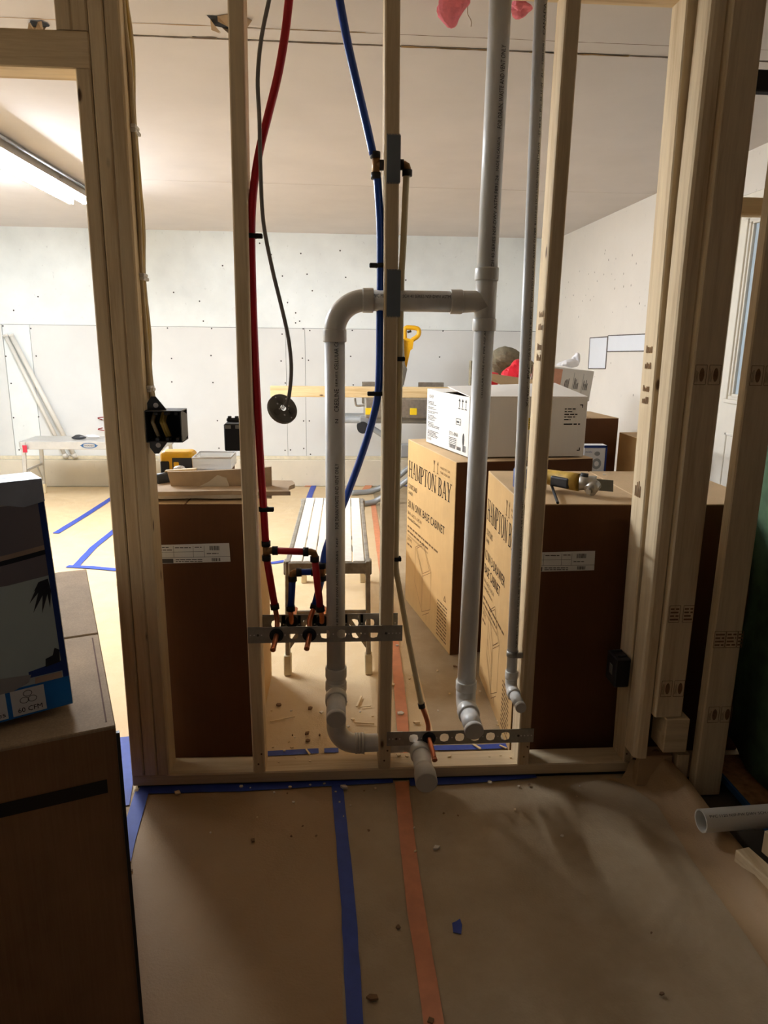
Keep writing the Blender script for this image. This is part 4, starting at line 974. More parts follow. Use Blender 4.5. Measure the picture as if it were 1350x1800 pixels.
def cabinet_print(face, parent, lines, rnd, wide):
    m = MB(); L, H = face.w, face.h
    serif_word(face, m, 'HAMPTON BAY', 0.035 * L, H * 0.785, H * 0.095, L * 0.90)
    face.text(m, 'COURTLAND', 0.035 * L, H * 0.715, H * 0.028, L * 0.21)
    face.text(m, 'SHAKER', 0.035 * L, H * 0.68, H * 0.02, L * 0.11)
    v = H * 0.60
    for s, w in lines: face.text(m, s, 0.035 * L, v, H * 0.045, L * w); v -= H * 0.068
    v += H * 0.068
    face.text(m, '36 H x 24.5 D x 34.5 W', 0.035 * L, v - H * 0.045, H * 0.02, L * 0.33)
    face.text(m, 'Assembled Dimensions', 0.035 * L, v - H * 0.075, H * 0.018, L * 0.3)
    m.build('printed_lettering', INK, parent, fixn=False)
    m = MB()
    face.words(m, 0.035 * L, 0.72 * L, v - H * 0.125, H * 0.018, rnd); face.words(m, 0.035 * L, 0.52 * L, v - H * 0.155, H * 0.018, rnd)
    for k in range(2): face.rect(m, 0.035 * L, v - H * (0.17 + 0.006 * k), 0.52 * L, v - H * (0.172 + 0.006 * k))
    face.text(m, 'LIFETIME', 0.035 * L, v - H * 0.205, H * 0.02, L * 0.11); face.words(m, 0.035 * L, 0.15 * L, v - H * 0.235, H * 0.018, rnd)
    for k in range(11): face.words(m, 0.74 * L, 0.93 * L, H * (0.03 + 0.019 * k), H * 0.013, rnd)
    face.text(m, 'HANDLE WITH CARE', 0.72 * L, H * 0.93, H * 0.012, L * 0.18); face.text(m, 'THIS SIDE UP', 0.72 * L, H * 0.905, H * 0.012, L * 0.18)
    # fragile marks
    for u in (0.60, 0.67):
        face.poly(m, [((u - 0.018) * L, H * 0.955), ((u + 0.018) * L, H * 0.955), (u * L, H * 0.925)]) if u < 0.65 else face.poly(m, [((u - 0.012) * L, H * 0.94), ((u + 0.012) * L, H * 0.94), (u * L, H * 0.96)])
        face.line(m, (u * L, H * 0.94), (u * L, H * 0.895), 0.004); face.line(m, ((u - 0.015) * L, H * 0.895), ((u + 0.015) * L, H * 0.895), 0.003)
    pts = [(0.88 * L + 0.016 * math.cos(math.radians(90 + 120 * k)), H * 0.265 + 0.016 * math.sin(math.radians(90 + 120 * k))) for k in range(3)]
    face.loop(m, pts, 0.004)
    m.build('printed_small_print', INKF, parent, fixn=False)
    # line drawing of the cabinet
    m = MB(); g = 0.0022
    def q(a, b): return (a * L, b * H)
    o = [q(0.24, 0.395), q(0.42, 0.46), q(0.60, 0.335), q(0.42, 0.265)]
    face.loop(m, o, g); face.loop(m, [q(0.27, 0.395), q(0.42, 0.447), q(0.565, 0.337), q(0.42, 0.28)], g)
    face.line(m, q(0.24, 0.395), q(0.24, 0.18), g); face.line(m, q(0.42, 0.265), q(0.42, 0.05), g); face.line(m, q(0.60, 0.335), q(0.60, 0.12), g)
    face.line(m, q(0.24, 0.18), q(0.42, 0.05), g); face.line(m, q(0.42, 0.05), q(0.60, 0.12), g)
    face.line(m, q(0.40, 0.26), q(0.40, 0.07), g); face.line(m, q(0.44, 0.035), q(0.58, 0.095), g); face.line(m, q(0.52, 0.03), q(0.52, 0.075), g)
    if not wide:
        for k in range(3): face.line(m, q(0.24, 0.33 - 0.07 * k), q(0.42, 0.2 - 0.07 * k), g)
    m.build('printed_drawing', INKF, parent, fixn=False)
def ship_label(face, u0, v0, w, h, parent, rnd):
    m = MB(); face.poly(m, [(u0, v0), (u0 + w, v0 + 0.006), (u0 + w - 0.002, v0 + h + 0.006), (u0 - 0.002, v0 + h)], 0.0007); lb = m.build('shipping_label', LABEL, parent, fixn=False)
    m = MB()
    for a, b in ((0.28, 0.28), (0.53, 0.53), (0.67, 0.67)): face.line(m, (u0 + w * a, v0 + h * 0.34), (u0 + w * b, v0 + h * 0.95), 0.001)
    face.line(m, (u0, v0 + h * 0.34), (u0 + w, v0 + h * 0.37), 0.001); face.line(m, (u0, v0 + h * 0.62), (u0 + w * 0.66, v0 + h * 0.65), 0.001)
    for k, (a, b) in enumerate(((0.02, 0.22), (0.02, 0.26), (0.3, 0.5), (0.55, 0.65), (0.7, 0.85), (0.3, 0.64), (0.3, 0.64))):
        face.words(m, u0 + w * a, u0 + w * b, v0 + h * (0.86, 0.72, 0.84, 0.86, 0.52, 0.2, 0.1)[k], h * 0.07, rnd, 0.0012)
    face.rect(m, u0 + w * 0.01, v0 + h * 0.04, u0 + w * 0.27, v0 + h * 0.27, 0.0012)
    face.bars(m, u0 + w * 0.74, u0 + w * 0.87, v0 + h * 0.72, v0 + h * 0.95, rnd, 0.0012); face.bars(m, u0 + w * 0.76, u0 + w * 0.87, v0 + h * 0.13, v0 + h * 0.3, rnd, 0.0012)
    m.build('label_print', INKG, lb, fixn=False)
rnd = random.Random(3)
HB = 0.876
c1 = thing('cabinet_carton', 'tall cabinet carton, lit side reading SINK BASE CABINET, under white box', 'carton', (0.76, 1.3, 0))
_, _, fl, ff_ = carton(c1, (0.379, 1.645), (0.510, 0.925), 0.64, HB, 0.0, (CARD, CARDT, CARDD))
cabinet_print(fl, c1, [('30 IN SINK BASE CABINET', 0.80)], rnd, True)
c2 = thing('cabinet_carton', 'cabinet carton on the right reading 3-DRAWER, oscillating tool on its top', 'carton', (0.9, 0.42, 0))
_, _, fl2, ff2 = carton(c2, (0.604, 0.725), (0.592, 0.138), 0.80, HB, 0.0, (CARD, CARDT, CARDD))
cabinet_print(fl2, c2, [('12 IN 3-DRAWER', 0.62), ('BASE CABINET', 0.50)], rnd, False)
a = at(948, 1003, Y=0.14); b = at(1046, 965, Y=0.14)
ship_label(ff2, a.x - 0.592 - 0.055, a.z - 0.004, b.x - a.x + 0.055, b.z - a.z - 0.006, c2, rnd)
c3 = thing('cabinet_carton', 'cabinet carton on the left under the drywall scraps, dark side to camera', 'carton', (-0.45, 0.46, 0))
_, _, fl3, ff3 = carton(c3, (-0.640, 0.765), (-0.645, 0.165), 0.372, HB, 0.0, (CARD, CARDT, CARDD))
a = at(285, 990, Y=0.164); b = at(404, 952, Y=0.164)
ship_label(ff3, a.x + 0.645 - 0.03, a.z - 0.002, b.x - a.x + 0.03, b.z - a.z - 0.008, c3, rnd)

# white carton on the sink base carton
wbx = thing('white_carton', 'white printed carton with lifted lid, on the sink base carton', 'carton', (0.78, 1.28, HB + 0.006))
WZ = HB + 0.0065; WH = 0.258
A = Vector((0.455, 1.515, 0)); B = Vector((0.575, 1.022, 0)); d = (B - A).normalized(); nn = Vector((-d.y, d.x, 0)); L = (B - A).length; WW = 0.528
nn = (Vector((1.099, 1.058, 0)) - B).normalized()
def wpanel(o, U, uw, vh, name, mat):
    U = Vector(U).normalized(); V = Z; Nq = U.cross(V)
    return MB().obox(o + U * uw / 2 + V * vh / 2 - Nq * 0.002, U, V, Nq, (uw / 2, vh / 2, 0.002), 0.0012).build(name, mat, wbx)
bz = Z * WZ
wpanel(A + bz, d, L, WH, 'end_panel', WHITEBOX); wpanel(B + bz, nn, WW, WH, 'side_panel', WHITEBOX)
wpanel(B + nn * WW + bz, -d, L, WH, 'end_panel', WHITEBOX); wpanel(A + nn * WW + bz, -nn, WW, WH, 'side_panel', WHITEBOX)
MB().obox((A + B) / 2 + nn * WW / 2 + Z * (WZ + 0.12), d, nn, Z, (L / 2 - 0.006, WW / 2 - 0.006, 0.118)).build('packed_contents', CARDD, wbx)
# lid flaps: near one lies nearly flat, far one lifted
def flap(p0, p1, q1, q0, name, mat):
    t = Z * 0.004
    MB().add([p0, p1, q1, q0, p0 + t, p1 + t, q1 + t, q0 + t], [(0, 1, 2, 3), (4, 5, 6, 7), (0, 1, 5, 4), (1, 2, 6, 5), (2, 3, 7, 6), (3, 0, 4, 7)]).build(name, mat, wbx)
tz = Z * (WZ + WH)
flap(B + tz, B + nn * WW + tz, B + nn * (WW + 0.01) - d * 0.30 + tz + Z * 0.042, B + nn * 0.02 - d * 0.30 + tz + Z * 0.024, 'lid_flap', WHITEBOX)
flap(A + tz, A + nn * WW + tz, A + nn * WW + d * 0.18 + tz + Z * 0.018, A + d * 0.2 + tz - Z * 0.004, 'lid_flap', WHITEBOX)
fl = Face(A + bz, d, Z, L, WH); fs_ = Face(B + bz, nn, Z, WW, WH)
m = MB()
fl.text(m, 'KOHLER', 0.03, WH * 0.855, 0.016, 0.06); fl.text(m, 'KOHLER', 0.02, WH * 0.06, 0.014, 0.055)
for k in range(26):
    if k in (3, 6, 9, 14, 19, 20): continue
    fl.words(m, 0.02, 0.02 + rnd.uniform(0.07, 0.15), WH * (0.78 - 0.026 * k), 0.0055, rnd)
fl.text(m, '5711-0NA', 0.295, WH * 0.28, 0.018, 0.10)
for k in range(5): fl.words(m, 0.295, 0.38, WH * (0.235 - 0.03 * k), 0.0055, rnd)
fl.bars(m, 0.30, 0.37, WH * 0.06, WH * 0.12, rnd); fl.bars(m, 0.385, 0.43, WH * 0.06, WH * 0.12, rnd); fl.bars(m, 0.45, 0.485, WH * 0.06, WH * 0.17, rnd)
for u in (0.40, 0.435, 0.47):
    fl.line(m, (u, WH * 0.80), (u, WH * 0.93), 0.004); fl.line(m, (u - 0.012, WH * 0.78), (u + 0.012, WH * 0.78), 0.004); fl.poly(m, [(u - 0.011, WH * 0.9), (u + 0.011, WH * 0.9), (u, WH * 0.95)])
fl.loop(m, [(0.37, WH * 0.50), (0.42, WH * 0.50), (0.42, WH * 0.60), (0.37, WH * 0.60)], 0.003); fl.words(m, 0.375, 0.415, WH * 0.53, 0.012, rnd)
fl.poly(m, [(0.455 + 0.011 * math.cos(k * 0.524), WH * 0.27 + 0.028 * math.sin(k * 0.524)) for k in range(12)])
m.build('printed_text', INKG, wbx, fixn=False)
m = MB()
u0 = 0.026
for (u, v, a_, b_) in ((0.03, WH - 0.03, 1, -1), (0.03, 0.025, 1, 1), (WW - 0.02, WH - 0.03, -1, -1), (WW - 0.02, 0.025, -1, 1)):
    fs_.rect(m, min(u, u + a_ * 0.014), min(v, v + b_ * 0.004), max(u, u + a_ * 0.014), max(v, v + b_ * 0.004)); fs_.rect(m, min(u, u + a_ * 0.004), min(v, v + b_ * 0.014), max(u, u + a_ * 0.004), max(v, v + b_ * 0.014))
fs_.rect(m, 0.04, WH - 0.02, 0.06, WH - 0.006)
for k in range(5): fs_.words(m, 0.425, 0.425 + (0.05, 0.035, 0.06, 0.05, 0.03)[k], WH * (0.8 - 0.045 * k), 0.007, rnd)
fs_.words(m, 0.425, 0.50, WH * 0.54, 0.010, rnd)
m.build('printed_text', INK, wbx, fixn=False)
m = MB(); fs_.rect(m, 0.222, WH * 0.46, 0.29, WH * 0.66); lb = m.build('yellow_sticker', YLAB, wbx, fixn=False)
m = MB(); fs_.text(m, 'SHORE', 0.225, WH * 0.605, 0.013, 0.05, 0.0013)
for k in range(4): fs_.words(m, 0.226, 0.275, WH * (0.575 - 0.03 * k), 0.005, rnd, 0.0013)
m.build('sticker_print', INK, lb, fixn=False)

# cartons by the right wall
b1 = thing('brown_carton', 'closed brown carton by the right wall behind the white carton', 'carton', (1.62, 2.4, 0))
_, _, f5, f6 = carton(b1, (1.33, 2.62), (1.36, 2.2), 0.365, 0.93, 0.0, (CARD, CARDT, CARDD))
b2 = thing('brown_carton', 'low brown carton against the right wall beside the stud', 'carton', (1.86, 2.0, 0))
carton(b2, (1.745, 2.25), (1.75, 1.7), 0.27, 0.84, 0.0, (CARD, CARDT, CARDD))
p0 = at(1024, 822, Y=1.72); p1 = at(1068, 783, Y=1.72)
lw = thing('low_carton', 'low brown carton hidden under the faucet box', 'carton', (p0.x + 0.07, 1.8, 0)); carton(lw, (p0.x - 0.02, 1.95), (p0.x - 0.02, 1.69), 0.24, 0.5, 0.0, (CARD, CARDT, CARDD))
fx = thing('faucet_box', 'white box with blue edge and a pictured faucet, on the cartons', 'box', (p0.x + 0.07, 1.755, 0.508))
MB().box((p0.x, 1.72, 0.508), (p1.x, 1.79, p1.z), 0.002).build('box_body', LABEL, fx)
ffx = Face((p0.x, 1.7195, 0), (1, 0, 0), (0, 0, 1))
m = MB(); ffx.rect(m, 0, p1.z - 0.014, p1.x - p0.x, p1.z); ffx.rect(m, p1.x - p0.x - 0.01, 0.52, p1.x - p0.x, p1.z); m.build('blue_border', FANN, fx, fixn=False)
m = MB(); cxu = 0.075; ffx.poly(m, [(cxu + 0.016 * math.cos(k * 0.4), p1.z - 0.045 + 0.012 * math.sin(k * 0.4)) for k in range(16)]); ffx.poly(m, [(cxu + 0.026 * math.cos(k * 0.4), p1.z - 0.10 + 0.03 * math.sin(k * 0.4)) for k in range(16)])
m.build('pictured_faucet', GREYT, fx, fixn=False)
m = MB(); ffx.poly(m, [(cxu + 0.013 * math.cos(k * 0.4), p1.z - 0.10 + 0.015 * math.sin(k * 0.4)) for k in range(16)], 0.0014); m.build('pictured_handle', LABEL, fx, fixn=False)
m = MB(); ffx.text(m, 'MOEN', 0.01, p1.z - 0.04, 0.008, 0.035); m.build('printed_text', FANN, fx, fixn=False)
# white sloping carton with red print, red bags and mineral wool on shelf height behind the white carton
st_ = thing('stack_carton', 'tall brown carton behind the white carton, red bags lying on it', 'carton', (1.0, 2.3, 0))
carton(st_, (0.80, 2.72), (0.80, 2.0), 0.37, 1.085, 0.0, (CARD, CARDT, CARDD))
st2 = thing('stack_carton', 'narrow brown carton under the tilted carton with red numbers', 'carton', (1.26, 2.1, 0)); carton(st2, (1.19, 2.18), (1.19, 1.96), 0.155, 1.0, 0.0, (CARD, CARDT, CARDD))
wc = thing('print_carton', 'tilted white carton with red numbers, leaning by the right wall', 'carton', tuple(at(1000, 690, Y=2.1)))
cc = at(985, 672, Y=2.12) ; ux = Vector((0.97, 0.05, -0.10)).normalized(); uy = Vector((0, 1, 0)); uz = ux.cross(uy); uy = uz.cross(ux)
MB().obox(cc, ux, uy, uz, (0.13, 0.15, 0.085), 0.003).build('carton_body', WHITEBOX, wc)
fw = Face(cc - ux * 0.13 - uz * 0.085 - uy * 0.15, ux, uz)
m = MB(); fw.rect(m, 0.002, 0.004, 0.075, 0.16); m.build('pictured_panel', plain('print_peach', srgb(220, 160, 130), 0.6), wc, fixn=False)
m = MB()
for k, s in enumerate(('1', '7', '2')): fw.text(m, s, 0.1 + 0.055 * k, 0.012, 0.022, 0.014)
m.build('printed_numbers', INKR, wc, fixn=False)
m = MB()
for k in range(3):
    for j in range(4): fw.rect(m, 0.098 + 0.055 * k + 0.007 * j, 0.06, 0.1015 + 0.055 * k + 0.007 * j, 0.06 + rnd.uniform(0.03, 0.065))
for k in range(2): fw.line(m, (0.147 + 0.055 * k, 0.01), (0.147 + 0.055 * k, 0.15), 0.0012)
m.build('printed_lines', INKG, wc, fixn=False)
def crumple(c, sx, sy, sz, seed, amp=0.25, seg=22, rings=14):
    r = random.Random(seed); ks = [(Vector((r.uniform(-1, 1), r.uniform(-1, 1), r.uniform(-1, 1))).normalized(), r.uniform(0.2, 0.9), r.uniform(0.5, 1)) for _ in range(16)]
    def fn(d):
        v = 1.0
        for k, t, a_ in ks:
            q = d.dot(k)
            if q > t: v -= amp * a_ * (q - t)
        return v
    return MB().sphere(c, 1.0, seg, rings, (sx, sy, sz), fn)
def flat_shade(o):
    for p in o.data.polygons: p.use_smooth = False
    return o
p_ = at(918, 645, Y=2.2)
tag(flat_shade(crumple(at(906, 652, Y=2.24), 0.125, 0.11, 0.095, 3, 0.5).build('red_bag', REDBAG)), 'crumpled red plastic bag on top, folded over above the white carton', 'plastic bag')
tag(flat_shade(crumple(at(858, 668, Y=2.08), 0.09, 0.07, 0.07, 5, 0.5).build('red_bag', REDBAG)), 'lower red plastic bag partly hidden by the right drain pipe', 'plastic bag')
tag(flat_shade(crumple(at(922, 674, Y=2.04), 0.08, 0.04, 0.055, 8, 0.6).build('clear_bag', WBAG)), 'glossy white plastic film bunched in front of the red bag', 'plastic bag')
tag(flat_shade(crumple(at(994, 640, Y=2.2), 0.09, 0.06, 0.035, 9, 0.6).build('white_bag', WBAG)), 'white plastic bag lying over the carton with red numbers', 'plastic bag')
tag(flat_shade(crumple(at(1012, 632, Y=2.25), 0.028, 0.03, 0.05, 11, 0.5).build('bag_corner', WBAG)), 'pointed twist of white plastic by the right wall', 'plastic bag')
tag(flat_shade(crumple(at(898, 640, Y=2.5), 0.20, 0.10, 0.115, 13, 0.4).build('mineral_wool', ROCK)), 'grey green mineral wool batt behind the red bags', 'insulation')
tag(flat_shade(MB().box((at(826, 680, Y=2.56).x, 2.56, 1.094), tuple(at(845, 634, Y=2.62)), 0.004).build('mineral_wool_batt', ROCK)), 'upright grey brown insulation slab left of the red bags', 'insulation')
ob = MB(); a = at(868, 662, Y=1.95); b = at(1030, 700, Y=1.62)
ob.add([at(845, 655, Y=1.75), at(935, 668, Y=1.75), at(1030, 699, Y=1.6), at(1030, 705, Y=1.58), at(900, 684, Y=1.7), at(845, 662, Y=1.72)], [(0, 1, 4, 5), (1, 2, 3, 4)])
o = ob.build('carton_flap', CARDT, wbx, fixn=False)
sm = o.modifiers.new('thickness', 'SOLIDIFY'); sm.thickness = 0.004

# ================================================================== FOREGROUND LEFT CARTONS
FZ = 0.70
lb_ = thing('large_carton', 'big worn brown carton in the near left corner with a black stripe', 'carton', (-0.9, -0.45, 0))
Nr = Vector((-0.389, -0.839, 0)); D1 = Vector((-0.3606, 0.9327, 0)); D2 = Vector((-0.9327, -0.3606, 0)); LL = 0.954; WWd = 0.75
def lpanel(o, U, V, uw, vh, name, mat, th=0.006):
    U = Vector(U).normalized(); V = Vector(V).normalized(); Nq = U.cross(V)
    return MB().obox(o + U * uw / 2 + V * vh / 2 - Nq * th / 2, U, V, Nq, (uw / 2, vh / 2, th / 2), 0.003, 2).build(name, mat, lb_)
lpanel(Nr + D2 * WWd, -D2, Z, WWd, FZ, 'front_panel', CARDF)
lpanel(Nr, D1, Z, LL, FZ, 'right_panel', CARDF)
lpanel(Nr + D1 * LL, D2, Z, WWd, FZ, 'rear_panel', CARDF)
lpanel(Nr + D1 * LL + D2 * WWd, -D1, Z, LL, FZ, 'left_panel', CARDF)
WORN = cardboard('cardboard_scuffed_top', srgb(176, 152, 122), 0.3)
MB().obox(Nr + D1 * LL * 0.23 + D2 * WWd / 2 + Z * (FZ - 0.001), D1, D2, Z, (LL * 0.23, WWd / 2, 0.004), 0.002).build('top_flap', WORN, lb_)
MB().obox(Nr + D1 * LL * 0.732 + D2 * WWd / 2 + Z * (FZ + 0.001), D1, D2, Z, (LL * 0.268, WWd / 2, 0.004), 0.002).build('top_flap', WORN, lb_)
MB().obox(Nr + D1 * LL * 0.23 + D2 * 0.014 + Z * (FZ + 0.0032), D1, D2, Z, (LL * 0.21, 0.0014, 0.0006)).build('crease_line', CARDD, lb_)
fface = Face(Nr + D2 * WWd, -D2, Z)
m = MB(); fface.rect(m, WWd - 0.6, FZ - 0.125, WWd - 0.022, FZ - 0.098, 0.0012); m.build('black_stripe', TAPEK, lb_, fixn=False)
MB().obox(Nr + Z * FZ * 0.5 + Vector((0.004, -0.004, 0)) , D1, D2, Z, (0.004, 0.003, FZ * 0.49)).build('corner_seam', TAPEK, lb_)
# bathroom fan carton on top of it
fan = thing('fan_carton', 'blue bathroom fan carton reading 60 CFM, standing on the big carton', 'carton', (-0.7, -0.6, FZ + 0.006))
fz = FZ + 0.0065; FN = at(130, 1237, Z=fz + 0.012); TRp = at(73, 842, Y=FN.y + 0.025); lean = TRp - FN; FB = lean.length; FN.z = 0
FH = 0.446; KF = FB / FH; FWd = 0.34; FD = 0.145
lean.normalize()
lx = Vector((0.875, 0.484, 0)); lx = (lx - lx.dot(lean) * lean).normalized(); ly = lean.cross(lx)
c_ = FN - lx * FWd / 2 + ly * FD / 2 + Z * (fz + 0.012) + lean * FB / 2
MB().obox(c_, lx, ly, lean, (FWd / 2, FD / 2, FB / 2), 0.004, 2).build('carton_body', WHITEBOX, fan)
f0 = Face(c_ - lx * FWd / 2 - ly * FD / 2 - lean * FB / 2, lx, lean)
f0.U = f0.U * KF; f0.V = f0.V * KF; W_ = FWd / KF
def fpoly(name, mat, pts, n): m = MB(); f0.poly(m, pts, n); return m.build(name, mat, fan, fixn=False)
up = FH - 0.042
fpoly('printed_blue_ground', FANB, [(0.002, 0.002), (W_ - 0.002, 0.002), (W_ - 0.002, up), (0.002, up)], 0.0008)
fpoly('printed_navy_edge', FANN, [(W_ - 0.014, 0.06), (W_ - 0.002, 0.06), (W_ - 0.002, up), (W_ - 0.014, up)], 0.0011)
fpoly('printed_seascape', FANT, [(0.002, 0.060), (W_ - 0.012, 0.060), (W_ - 0.012, 0.268), (0.002, 0.268)], 0.0013)
fpoly('printed_fan_grille', FAND, [(0.002, 0.256), (W_ - 0.08, 0.258), (W_ - 0.012, 0.264), (W_ - 0.012, up), (0.002, up)], 0.0016)
arcp = [(0.002 + (W_ - 0.014) * i / 12, 0.292 + 0.022 * (i / 12) ** 2.2) for i in range(13)]
fpoly('printed_grille_edge', FANS, arcp + [(x, y + 0.009) for x, y in reversed(arcp)], 0.0019)
fpoly('printed_grille_shadow', FANK, [(x, y - 0.009) for x, y in arcp] + list(reversed(arcp)), 0.0019)
m = MB(); cx_, cz_ = W_ - 0.014, 0.258
for a_, l_ in ((205, 0.03), (222, 0.05), (238, 0.062), (252, 0.06), (266, 0.05)):
    q_ = math.radians(a_); f0.poly(m, [(cx_, cz_), (cx_ + 0.5 * l_ * math.cos(q_) - 0.003, cz_ + 0.5 * l_ * math.sin(q_) + 0.003), (cx_ + l_ * math.cos(q_), cz_ + l_ * math.sin(q_) - 0.008), (cx_ + 0.5 * l_ * math.cos(q_ + 0.16), cz_ + 0.5 * l_ * math.sin(q_ + 0.16))], 0.0021)
m.build('printed_palm', FANK, fan, fixn=False)
fpoly('printed_shore', FANN, [(W_ - 0.07, 0.074), (W_ - 0.012, 0.074), (W_ - 0.012, 0.094), (W_ - 0.07, 0.086)], 0.0019)
fpoly('printed_rocks', FANK, [(W_ - 0.040, 0.088), (W_ - 0.014, 0.092), (W_ - 0.012, 0.116), (W_ - 0.020, 0.122), (W_ - 0.025, 0.108), (W_ - 0.038, 0.104)], 0.0022)
fpoly('printed_bathtub', FANG, [(0.002, 0.052), (W_ - 0.10, 0.056), (W_ - 0.072, 0.066), (W_ - 0.066, 0.080), (W_ - 0.12, 0.086), (0.002, 0.090)], 0.0022)
fpoly('printed_towel', FANS, [(W_ - 0.062, 0.060), (W_ - 0.014, 0.060), (W_ - 0.014, 0.072), (W_ - 0.060, 0.072)], 0.0022)
for u0, kind in ((W_ - 0.136, 'fan'), (W_ - 0.202, 'sound'), (W_ - 0.268, 'lamp')):
    tile = fpoly('printed_tile', LABEL, [(u0 + 0.03, 0.006), (u0 + 0.088, 0.006), (u0 + 0.088, 0.056), (u0 + 0.03, 0.056)], 0.0022)
    m = MB(); o_ = u0 + 0.03
    if kind == 'fan':
        f0.text(m, '60 CFM', o_ + 0.009, 0.011, 0.0095, 0.042, 0.0026)
        for k in range(3):
            q_ = math.radians(90 + 120 * k); cx2, cy2 = o_ + 0.029 + 0.008 * math.cos(q_), 0.038 + 0.008 * math.sin(q_)
            f0.loop(m, [(cx2 + 0.0075 * math.cos(j * 0.524 ), cy2 + 0.0058 * math.sin(j * 0.524)) for j in range(12)], 0.001, 0.0026)
    elif kind == 'sound':
        f0.text(m, 'Sones', o_ + 0.014, 0.011, 0.0095, 0.04, 0.0026)
        f0.loop(m, [(o_ + 0.012, 0.034), (o_ + 0.018, 0.034), (o_ + 0.026, 0.027), (o_ + 0.026, 0.049), (o_ + 0.018, 0.042), (o_ + 0.012, 0.042)], 0.0012, 0.0026)
        for rr in (0.006, 0.011): f0.loop(m, [(o_ + 0.028 + rr * math.cos(j * 0.25), 0.038 + rr * math.sin(j * 0.25)) for j in range(-4, 5)][:9], 0.0001, 0.0026); [f0.line(m, (o_ + 0.028 + rr * math.cos(j * 0.25), 0.038 + rr * math.sin(j * 0.25)), (o_ + 0.028 + rr * math.cos((j + 1) * 0.25), 0.038 + rr * math.sin((j + 1) * 0.25)), 0.0014, 0.0026) for j in range(-4, 4)]
    if m.v: m.build('tile_print', INK, tile, fixn=False)
# silver packing tape over the top
mb = MB(); n = 10
rowa = [f0.p(W_ * i / n, up + 0.006 * math.sin(i * 1.9), 0.0026) for i in range(n + 1)]; rowb = [f0.p(W_ * i / n, FH + 0.0015, 0.0026) for i in range(n + 1)]
rowc = [p - f0.N * (FD + 0.004) for p in rowb]
mb.add(rowa + rowb + rowc, [(i, i + 1, n + 2 + i, n + 1 + i) for i in range(n)] + [(n + 1 + i, n + 2 + i, 2 * n + 3 + i, 2 * n + 2 + i) for i in range(n)])
mb.build('silver_tape', FOIL, fan, fixn=False)
mb = MB(); mb.add([p + lean * 0.0006 - f0.N * 0.07 for p in (rowb[0], rowb[-1])] + [p + lean * 0.0006 - f0.N * 0.073 for p in (rowb[-1], rowb[0])], [(0, 1, 2, 3)]); mb.build('lid_seam', INKG, fan, fixn=False)
# ================================================================== BACK ROOM THINGS
# fluorescent strip under the ceiling: gives the light of the place
def strip_light(xc, LY0, LY1, label, tube_mat):
    lf = thing('fluorescent_light', label, 'light fixture', (xc, (LY0 + LY1) / 2, 2.2), 'fluorescent strips of the back room')
    MB().box((xc - 0.04, LY0, 2.244), (xc + 0.04, LY1, 2.290), 0.004).build('housing', FIXT, lf)
    for sgn in (-1, 1): MB().prism([(sgn * 0.038, 2.243), (sgn * 0.096, 2.220), (sgn * 0.096, 2.223), (sgn * 0.038, 2.247)], (xc - 0.01, 0, 0), (1, 0, 0), (0, 0, 1), (0, 1, 0), LY0, LY1).build('reflector_wing', FIXT, lf)
    MB().cyl((xc + 0.062, LY0 - 0.6, 2.285), (xc + 0.062, LY1 + 0.25, 2.285), 0.009, 10).build('conduit', GREYT, lf)
    for dx in (0.035, -0.055):
        x = xc + dx
        MB().cyl((x, LY0 + 0.03, 2.212), (x, LY1 - 0.03, 2.212), 0.0165, 14).build('fluorescent_tube', tube_mat, lf)
        for y in (LY0 + 0.015, LY1 - 0.015): MB().box((x - 0.015, y - 0.012, 2.195), (x + 0.015, y + 0.012, 2.248), 0.003).build('lamp_holder', FIXT, lf)
    for y in (LY0 + 0.3, LY1 - 0.45):
        MB().tube([(xc + 0.04, y, 2.27), (xc + 0.055, y, 2.262), (xc + 0.06, y, 2.285), (xc + 0.045, y, 2.299)], 0.003, 8).build('hanging_hook', STEEL, lf)
strip_light(-1.625, 1.42, 3.02, 'long fluorescent strip light hung under the ceiling at upper left', TUBE)
strip_light(-2.75, 0.5, 2.95, 'added fluorescent strip light out of view at left, brightening the back wall', TUBE2)  # unseen second strip, added to brighten the back wall

